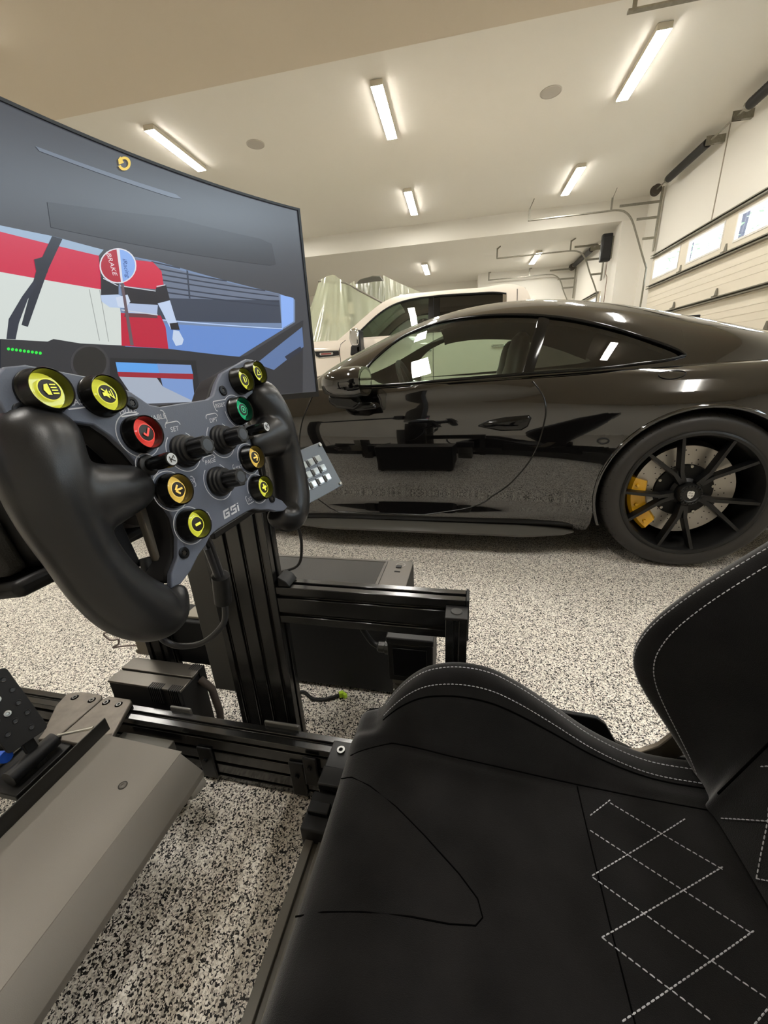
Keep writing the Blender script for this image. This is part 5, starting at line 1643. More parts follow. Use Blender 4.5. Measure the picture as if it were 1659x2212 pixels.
# moulded grips: overlapping tapered tubes fused by a voxel remesh
GRIP = mat('grip_rubber', (34, 34, 35), 0.33, spec=0.5, bump=0.06, bscale=1200)
def grip(s):
    g = MB()
    def flat_tube(pts):
        """pts: (a, b, d, ra, rd): elliptical sections in planes across the path"""
        P = spline(pts, 6)
        rows = []
        for i, p in enumerate(P):
            q0, q1 = P[max(i - 1, 0)], P[min(i + 1, len(P) - 1)]
            t = Vector((q1[0] - q0[0], q1[1] - q0[1], q1[2] - q0[2])).normalized()
            e2 = Vector((0, 0, 1)) - t * t.z
            e2.normalize()
            e1 = t.cross(e2)
            rows.append([Vector(p[:3]) + e1 * p[3] * cos(2 * pi * k / 20) + e2 * p[4] * sin(2 * pi * k / 20) for k in range(20)])
        g.grid(rows, close=True)
        n = len(g.v)
        g.f += [tuple(range(n - 20, n)), tuple(range(n - 20 * len(rows), n - 20 * len(rows) + 20))[::-1]]
    flat_tube([(0.126, 0.047, -0.022, 0.019, 0.014), (0.128, 0.038, -0.016, 0.025, 0.022), (0.132, 0.026, -0.014, 0.025, 0.025), (0.137, 0.004, -0.014, 0.025, 0.027), (0.139, -0.02, -0.015, 0.023, 0.026),
               (0.138, -0.045, -0.016, 0.021, 0.025), (0.134, -0.072, -0.017, 0.022, 0.026), (0.124, -0.098, -0.018, 0.024, 0.027), (0.108, -0.116, -0.019, 0.023, 0.026), (0.094, -0.113, -0.020, 0.016, 0.020), (0.086, -0.104, -0.020, 0.010, 0.014)])
    # thumb rest reaching to the plate
    flat_tube([(0.138, -0.008, -0.012, 0.032, 0.022), (0.120, -0.012, -0.008, 0.027, 0.019), (0.102, -0.014, -0.008, 0.022, 0.016), (0.086, -0.015, -0.011, 0.019, 0.014), (0.074, -0.015, -0.015, 0.016, 0.012)])
    # lower edge of the thumb rest, a flat facet
    flat_tube([(0.122, -0.022, -0.016, 0.014, 0.016), (0.104, -0.020, -0.018, 0.012, 0.010), (0.084, -0.020, -0.020, 0.010, 0.008)])
    # upper hook meeting the plate
    flat_tube([(0.130, 0.050, -0.018, 0.016, 0.016), (0.118, 0.043, -0.020, 0.014, 0.014), (0.106, 0.040, -0.024, 0.008, 0.008)])
    g.v = [(s * p[0], p[1], p[2]) for p in g.v]
    o = g.build('grip', GRIP, SW, smooth=180)
    rm = o.modifiers.new('fuse', 'REMESH')
    rm.mode = 'VOXEL'
    rm.voxel_size = 0.0022
    rm.use_smooth_shade = True
    sm = o.modifiers.new('soften', 'SMOOTH')
    sm.factor = 0.5
    sm.iterations = 9
    return o
grip(-1)
grip(1)

WMARK = mat('print_white', (214, 216, 220), 0.5)
def outline(path, w=0.0008):
    """thin printed line on the plate"""
    m_ = MB()
    n = len(path)
    for i in range(n - 1):
        a, b = Vector((*path[i], 0)), Vector((*path[i + 1], 0))
        d = (b - a)
        if d.length < 1e-6:
            continue
        d.normalize()
        nn = Vector((-d.y, d.x, 0)) * w / 2
        e = d * w * 0.4
        m_.add([(p.x, p.y, PT + 0.00015) for p in (a - e + nn, b + e + nn, b + e - nn, a - e - nn)], [(0, 1, 2, 3)])
    return m_
def write(s, a, b, size, sh=0.2):
    return text_mb(s, size, lambda x, y, d: (a + x * 1.05, b + y, PT + 0.0002), shear=sh).build('lettering', WMARK, SW)

def button(a, b, r, cap_rgb, glyph, nm):
    """collar with a raised lip, coloured cap under a clear lens, printed symbol"""
    z0 = PT
    c = MB().lathe0([(r * 1.16, 0.0), (r * 1.16, 0.002), (r * 1.08, 0.0035), (r * 1.04, 0.0118), (r * 1.0, 0.0126), (r * 0.95, 0.0118), (r * 0.92, 0.004), (r * 0.92, 0.0015)], (a, b, z0), (0, 0, 1), 40).build('button', mat('button_black', (16, 16, 16), 0.25, spec=0.5), SW, smooth=35)
    MB().lathe([(r * 0.92, 0.0028), (r * 0.82, 0.0032), (0.0, 0.0034)], (a, b, z0), (0, 0, 1), 32).build('cap', mat('cap_' + nm, cap_rgb, 0.35, emit=cap_rgb, emit_s=0.45), c, smooth=60)
    dk = mat('glyph_dark', (34, 28, 22), 0.4)
    MB().lathe([(r * 0.50, 0.0089), (0.0, 0.0094)], (a, b, z0), (0, 0, 1), 28).build('symbol_field', dk, c)
    gm = MB()
    zz = z0 + 0.0099
    k = r * 0.5
    for poly in glyph:
        gm.add([(a + x * k, b + y * k, zz) for x, y in poly], [tuple(range(len(poly)))])
    gm.build('symbol', mat('glyph_' + nm, tuple(min(255, v + 25) for v in cap_rgb), 0.4, emit=cap_rgb, emit_s=0.25), c)
    MB().lathe0([(r * 0.50, 0.0093), (r * 0.55, 0.0092)], (a, b, z0), (0, 0, 1), 28).build('symbol_ring', MATS['glyph_' + nm], c)
    MB().lathe([(r * 0.92, 0.0070), (r * 0.6, 0.0084), (r * 0.3, 0.0088), (0.0, 0.0089)], (a, b, z0), (0, 0, 1), 32).build('lens', glass('lens', (0.98, 0.98, 0.97), ior=1.22), c, smooth=60)
    return c
def strip(x0, y0, x1, y1, w):
    d = Vector((x1 - x0, y1 - y0, 0)).normalized()
    n = Vector((-d.y, d.x, 0)) * w / 2
    return [(x0 + n.x, y0 + n.y), (x1 + n.x, y1 + n.y), (x1 - n.x, y1 - n.y), (x0 - n.x, y0 - n.y)]
YEL, AMB, RED, GRN = (214, 214, 66), (226, 190, 88), (224, 66, 58), (24, 166, 110)
g_lamp = [[(-0.05, 0.55), (-0.4, 0.5), (-0.62, 0.0), (-0.4, -0.5), (-0.05, -0.55)]] + [strip(0.1, y, 0.65, y - 0.05, 0.13) for y in (0.45, 0.17, -0.11, -0.4)]
g_mute = [[(-0.6, 0.2), (-0.3, 0.2), (0.05, 0.55), (0.05, -0.55), (-0.3, -0.2), (-0.6, -0.2)], strip(-0.55, 0.6, 0.6, -0.6, 0.14), strip(0.25, 0.3, 0.3, -0.3, 0.12), strip(0.5, 0.45, 0.55, -0.45, 0.12)]
g_check = [strip(-0.5, 0.0, -0.1, -0.4, 0.26), strip(-0.15, -0.42, 0.5, 0.5, 0.26)]
g_left = [strip(-0.5, 0, 0.6, 0, 0.26), strip(-0.55, 0.05, 0.0, 0.6, 0.26), strip(-0.55, -0.05, 0.0, -0.6, 0.26)]
g_right = [[(-x, y) for x, y in p] for p in g_left]
g_minus = [strip(-0.5, 0, 0.5, 0, 0.36)]
g_plus = [strip(-0.6, 0, 0.6, 0, 0.36), strip(0, -0.6, 0, 0.6, 0.36)]
g_target = [strip(0.55 * cos(2 * pi * k / 10), 0.55 * sin(2 * pi * k / 10), 0.55 * cos(2 * pi * (k + 1) / 10), 0.55 * sin(2 * pi * (k + 1) / 10), 0.14) for k in range(10)] + [strip(-0.2, 0, 0.2, 0, 0.4)]
g_warn = [strip(-0.55, -0.4, 0.55, -0.4, 0.14), strip(-0.55, -0.4, 0, 0.55, 0.14), strip(0.55, -0.4, 0, 0.55, 0.14)]
g_radio = [strip(-0.2, -0.5, -0.2, 0.5, 0.3), strip(0.2, 0.5, 0.45, 0.1, 0.15), strip(0.45, 0.1, 0.2, -0.4, 0.15)]
button(-0.118, 0.0613, 0.0132, YEL, g_lamp, 'yellow')
button(-0.0805, 0.0549, 0.0132, YEL, g_mute, 'yellow')
button(0.118, 0.0613, 0.0128, YEL, g_warn, 'yellow')
button(0.0875, 0.0549, 0.0128, YEL, g_radio, 'yellow')
button(-0.0629, 0.0224, 0.0132, RED, g_check, 'red')
button(0.0660, 0.0240, 0.0132, GRN, g_target, 'green')
button(-0.0569, -0.0284, 0.0132, AMB, g_left, 'amber')
button(0.0569, -0.0284, 0.0132, AMB, g_right, 'amber')
button(-0.0531, -0.0628, 0.0130, YEL, g_minus, 'yellow')
button(0.0531, -0.0628, 0.0130, YEL, g_plus, 'yellow')
# rotary knobs: ribbed skirt, fluted cap
def knob(a, b):
    k = MB().lathe([(0.0150, 0.0), (0.0150, 0.003), (0.0135, 0.0042), (0.0135, 0.007), (0.0122, 0.008), (0.0122, 0.0105), (0.0105, 0.012), (0.0, 0.012)], (a, b, PT), (0, 0, 1), 36).build('rotary_knob', BLACKP, SW, smooth=30)
    poly = []
    for i in range(48):
        t = 2 * pi * i / 48
        r = 0.0078 + (0.0011 if (i % 6) < 3 else 0.0)
        poly.append((a + r * cos(t), b + r * sin(t)))
    MB().prism(poly, ID, PT + 0.012, PT + 0.029).build('fluted_cap', BLACKP, k, bevel=0.0005, seg=1)
    MB().lathe([(0.0055, 0.0292), (0.0045, 0.0285), (0.0, 0.0285)], (a, b, PT), (0, 0, 1), 24).build('cap_top', mat('knob_top', (66, 72, 80), 0.35), k)
knob(-0.0259, 0.0)
knob(0.0259, 0.0)
knob(0.0, -0.0377)
# small round-topped joysticks either side
for (a, b, dx) in ((-0.0677, -0.0023, 0.010), (0.0700, 0.0, 0.0)):
    bs = MB().lathe([(0.0085, 0.0), (0.0085, 0.003), (0.0070, 0.004), (0.0, 0.004)], (a, b, PT), (0, 0, 1), 24).build('joystick', BLACKP, SW, smooth=35)
    MB().lathe([(0.0052, 0.004), (0.0058, 0.010), (0.0062, 0.026), (0.0055, 0.028), (0.0, 0.028)], (a, b, PT), (0, 0, 1), 24).build('stem', mat('button_black', (16, 16, 16), 0.25), bs, smooth=35)
    MB().lathe([(0.0048, 0.0282), (0.0, 0.0284)], (a, b, PT), (0, 0, 1), 20).build('stem_top', mat('stem_white', (206, 210, 214), 0.4), bs)
    gm = MB()
    for p in (strip(-0.4, -0.5, -0.4, 0.5, 0.16), strip(-0.3, -0.1, 0.45, 0.5, 0.16), strip(-0.3, 0.1, 0.5, -0.5, 0.16), strip(0.45, 0.0, 0.5, 0.5, 0.14)):
        gm.add([(a + x * 0.0048, b + y * 0.0048, PT + 0.0287) for x, y in p], [(0, 1, 2, 3)])
    gm.build('stem_mark', mat('glyph_dark', (34, 28, 22), 0.4), bs)
# plate screws: ring with a torx socket
for (a, b) in ((-0.134, 0.0515), (-0.0565, 0.0475), (-0.071, -0.0815), (0.134, 0.0515), (0.0565, 0.0475), (0.071, -0.0815)):
    s_ = MB().lathe0([(0.0052, 0.0), (0.0052, 0.0012), (0.0040, 0.0016), (0.0026, 0.0014), (0.0024, 0.0004)], (a, b, PT), (0, 0, 1), 24).build('plate_screw', mat('screw_black', (24, 25, 28), 0.3, metal=0.6), SW, smooth=35)
    st = []
    for i in range(12):
        t = 2 * pi * i / 12
        r = 0.0026 if i % 2 else 0.0017
        st.append((a + r * cos(t), b + r * sin(t)))
    MB().prism(st, ID, PT + 0.0003, PT + 0.0010).build('socket', mat('glyph_dark', (34, 28, 22), 0.4), s_)
# printed outlines and words
def tab_outline(a, b, r, ta, tb, hw, hh):
    """ring round a control merged with a rounded tab box centred at (ta, tb)"""
    ring = circ(a, b, r, 40)
    pts = []
    inbox = lambda p: abs(p[0] - ta) < hw and abs(p[1] - tb) < hh
    seq = ring + ring[:1]
    m_ = MB()
    run = []
    for p in seq:
        if inbox(p):
            if len(run) > 1:
                m_.add(*mesh_of(outline(run)))
            run = []
        else:
            run.append(p)
    if len(run) > 1:
        m_.add(*mesh_of(outline(run)))
    box = []
    c = min(hw, hh) * 0.45
    for (sx, sy, a0) in ((1, 1, 0), (-1, 1, 90), (-1, -1, 180), (1, -1, 270)):
        box += [(ta + sx * (hw - c) + c * cos(radians(a0 + q * 15)), tb + sy * (hh - c) + c * sin(radians(a0 + q * 15))) for q in range(7)]
    box += box[:1]
    run = []
    for p in box:
        if math.hypot(p[0] - a, p[1] - b) < r:
            if len(run) > 1:
                m_.add(*mesh_of(outline(run)))
            run = []
        else:
            run.append(p)
    if len(run) > 1:
        m_.add(*mesh_of(outline(run)))
    m_.build('printed_outline', WMARK, SW)
def mesh_of(m_):
    return m_.v, m_.f
tab_outline(-0.0629, 0.0224, 0.0185, -0.0430, 0.0330, 0.0135, 0.0055)
tab_outline(0.0660, 0.0240, 0.0180, 0.0455, 0.0335, 0.0105, 0.0050)
tab_outline(-0.0259, 0.0, 0.0185, -0.0259, 0.0195, 0.0085, 0.0075)
tab_outline(0.0259, 0.0, 0.0185, 0.0259, 0.0195, 0.0085, 0.0075)
tab_outline(0.0, -0.0377, 0.0185, 0.0, -0.0180, 0.0085, 0.0070)
tab_outline(-0.0677, -0.0023, 0.0100, -0.0765, -0.0100, 0.0100, 0.0045)
tab_outline(-0.0569, -0.0284, 0.0175, -0.0365, -0.0280, 0.0085, 0.0050)
tab_outline(0.0569, -0.0284, 0.0175, 0.0365, -0.0330, 0.0090, 0.0050)
tab_outline(-0.0531, -0.0628, 0.0170, -0.0345, -0.0640, 0.0065, 0.0050)
tab_outline(0.0531, -0.0628, 0.0170, 0.0345, -0.0690, 0.0060, 0.0045)
write('FLASH', -0.0985, 0.0530, 0.0062)
write('MUTE', -0.0630, 0.0420, 0.0058)
write('ENABLE', -0.0405, 0.0330, 0.0062)
write('SET', -0.0259, 0.0205, 0.0060)
write('DPT', 0.0259, 0.0205, 0.0060)
write('PAGE', 0.0, -0.0165, 0.0060)
write('RESET', 0.0440, 0.0335, 0.0055)
write('RADIO', 0.0830, 0.0365, 0.0050)
write('NEXT', 0.0350, -0.0330, 0.0055)
write('PREV', -0.0345, -0.0280, 0.0060)
write('M1', -0.0800, -0.0100, 0.0062)
write('K1', -0.0335, -0.0640, 0.0055)
write('X2', 0.0340, -0.0690, 0.0055)
outline([(-0.106, 0.0490), (-0.090, 0.0490)], 0.0010).build('printed_line', WMARK, SW)
outline([(-0.070, 0.0385), (-0.056, 0.0385)], 0.0010).build('printed_line', WMARK, SW)
# maker's mark at the bottom: three slanted letters with a split bar
lg = MB()
def LG(pts):
    lg.add([(0.0 + x * 0.0042 + y * 0.0012, -0.0700 + y * 0.0042, PT + 0.0002) for x, y in pts], [tuple(range(len(pts)))])
for off in (-2.6, 0.1):
    LG([(off, 1.0), (off + 2.2, 1.0), (off + 2.0, 0.55), (off + 0.2, 0.55)])
    LG([(off, 1.0), (off + 0.55, 1.0), (off + 0.55, -1.0), (off, -1.0)]) if off < 0 else LG([(off, 1.0), (off + 0.55, 1.0), (off + 0.55, 0.0), (off, 0.0)])
    LG([(off, -0.55), (off + 2.2, -0.55), (off + 2.2, -1.0), (off, -1.0)])
    LG([(off + 0.9, 0.2), (off + 2.2, 0.2), (off + 2.2, -0.2), (off + 0.9, -0.2)])
    LG([(off + 1.65, 0.2), (off + 2.2, 0.2), (off + 2.2, -1.0), (off + 1.65, -1.0)])
LG([(2.7, 0.5), (3.25, 0.5), (3.25, -1.0), (2.7, -1.0)])
LG([(2.7, 1.0), (3.25, 1.0), (3.25, 0.75), (2.7, 0.75)])
lg.build('maker_mark', WMARK, SW)
# shift paddles behind the plate
for s in (-1, 1):
    MB().prism([(s * 0.062, 0.034), (s * 0.094, 0.018), (s * 0.104, -0.030), (s * 0.088, -0.086), (s * 0.080, -0.084), (s * 0.078, -0.03), (s * 0.060, 0.0)][::s], ID, PT - 0.048, PT - 0.043).build('shift_paddle', mat('paddle', (42, 42, 44), 0.35), SW, bevel=0.001)
    MB().prism([(s * 0.066, -0.028), (s * 0.073, -0.030), (s * 0.080, -0.082), (s * 0.077, -0.086)][::s], ID, PT - 0.030, PT - 0.022).build('paddle_lever', mat('lever_grey', (120, 114, 104), 0.4, metal=0.5), SW, bevel=0.0008, seg=1)
    MB().tube([(s * 0.079, -0.078, PT - 0.035), (s * 0.083, -0.096, PT - 0.035)], 0.006, 12).build('paddle_spring', BLACKP, SW, smooth=40)

# ---------------------------------------------------------------- wheel base (motor) behind the wheel
WBM = thing('direct_drive_motor', 'black direct-drive motor unit behind the steering wheel', 'motor', (0, 0, 0))
WBM.matrix_world = MW
MB().lathe([(0.050, -0.135), (0.055, -0.13), (0.055, -0.108), (0.050, -0.106)], (0, -0.012, 0), (0, 0, 1), 36).build('hub_flange', ANOD, WBM, smooth=40)
MB().bx(-0.105, 0.075, -0.068, 0.065, -0.34, -0.135).build('motor_housing', BLACKM, WBM, bevel=0.02, seg=3)
MB().bx(-0.125, -0.105, -0.062, 0.05, -0.32, -0.15).build('side_cover', mat('cover_speckle', (46, 45, 42), 0.6, bump=0.3, bscale=700), WBM, bevel=0.006)
MB().bx(-0.128, 0.09, -0.082, -0.066, -0.33, -0.14).build('mount_bracket', BRKT, WBM, bevel=0.006)
MB().lathe([(0.016, 0.0), (0.020, 0.003), (0.020, 0.02), (0.014, 0.024), (0.014, 0.016)], (-0.145, -0.070, -0.22), (-0.4, 0, 1), 24).build('adjuster_knob', mat('knob_metal', (120, 116, 108), 0.35, metal=0.8), WBM, smooth=40)
# cable with a ferrite bead looping under the wheel
wb = (-0.36, 0.42, 0.0)
up = spline([(-0.335, 0.395, 0.765), (-0.345, 0.42, 0.715), (-0.352, 0.435, 0.67), (-0.358, 0.443, 0.645), (-0.366, 0.448, 0.602), (-0.378, 0.448, 0.566), (-0.415, 0.44, 0.534), (-0.452, 0.43, 0.530), (-0.470, 0.42, 0.548), (-0.462, 0.41, 0.575), (-0.452, 0.405, 0.600)], 8)
o = thing('wheel_cable', 'black coiled-over cable with a ferrite bead under the steering wheel', 'cable', rw(*wb), RROT)
LB().tube(up, 0.0048, 10).at(wb, 'cable', mat('cable_sheath', (48, 48, 50), 0.3), o, smooth=60)
LB().tube([(-0.345, 0.412, 0.72), (-0.357, 0.437, 0.652)], 0.0048, 8).at(wb, 'second_strand', mat('cable_sheath', (48, 48, 50), 0.3), o, smooth=60)
fb = LB().tube([(-0.3535, 0.4375, 0.664), (-0.3545, 0.4380, 0.662), (-0.3655, 0.4455, 0.612), (-0.3665, 0.446, 0.610)], [0.010, 0.013, 0.013, 0.010], 14).at(wb, 'ferrite_bead', mat('ferrite', (30, 30, 30), 0.4), o, smooth=40)

# ---------------------------------------------------------------- keypad plate right of the wheel
KP = thing('keypad', 'small grey plate of clear square buttons right of the steering wheel', 'keypad', (0, 0, 0))
kc = Vector((-0.298, 0.745, 0.742))
kn = Vector((0.80, -0.42, 0.43)).normalized()
kr = Vector((0.40, 0.91, 0.10))
kr = (kr - kn * kr.dot(kn)).normalized()
ku = kn.cross(kr)
MK = Matrix.Identity(4)
for i in range(3):
    MK[i][0], MK[i][1], MK[i][2], MK[i][3] = kr[i], ku[i], kn[i], kc[i]
KP.matrix_world = MK
KW, KH = 0.060, 0.053
MB().bx(-KW, KW, -KH, KH, -0.003, 0.0).build('plate', mat('keypad_plate', (92, 94, 96), 0.35, metal=0.6, bump=0.1, bscale=500), KP, bevel=0.001, seg=1)
MB().bx(-KW + 0.006, KW - 0.006, -KH + 0.006, KH - 0.006, -0.022, -0.003).build('box', BLACKM, KP)
for i in range(4):
    for j in range(3):
        a, b = 0.028 - i * 0.0215, 0.021 - j * 0.0215
        k = MB().bx(a - 0.0085, a + 0.0085, b - 0.0085, b + 0.0085, 0.0, 0.0025).build('key', mat('key_frame', (150, 152, 156), 0.2, metal=0.5), KP, bevel=0.001, seg=1)
        MB().bx(a - 0.0068, a + 0.0068, b - 0.0068, b + 0.0068, 0.0025, 0.006).build('key_cap', mat('key_clear', (176, 184, 184), 0.08, spec=0.9), k, bevel=0.0015)
for (a, b) in ((KW - 0.006, KH - 0.006), (KW - 0.006, -KH + 0.006), (-KW + 0.006, KH - 0.006), (-KW + 0.006, -KH + 0.006)):
    MB().lathe([(0.0035, 0.0), (0.0035, 0.003), (0.0015, 0.0034), (0.0, 0.002)], (a, b, 0.0), (0, 0, 1), 14).build('screw', STEEL, KP, smooth=40)
MB().tube([(-0.02, 0, -0.012), (-0.06, -0.01, -0.05), (-0.10, -0.02, -0.10)], 0.012, 10).build('bracket_arm', BRKT, KP, smooth=60)
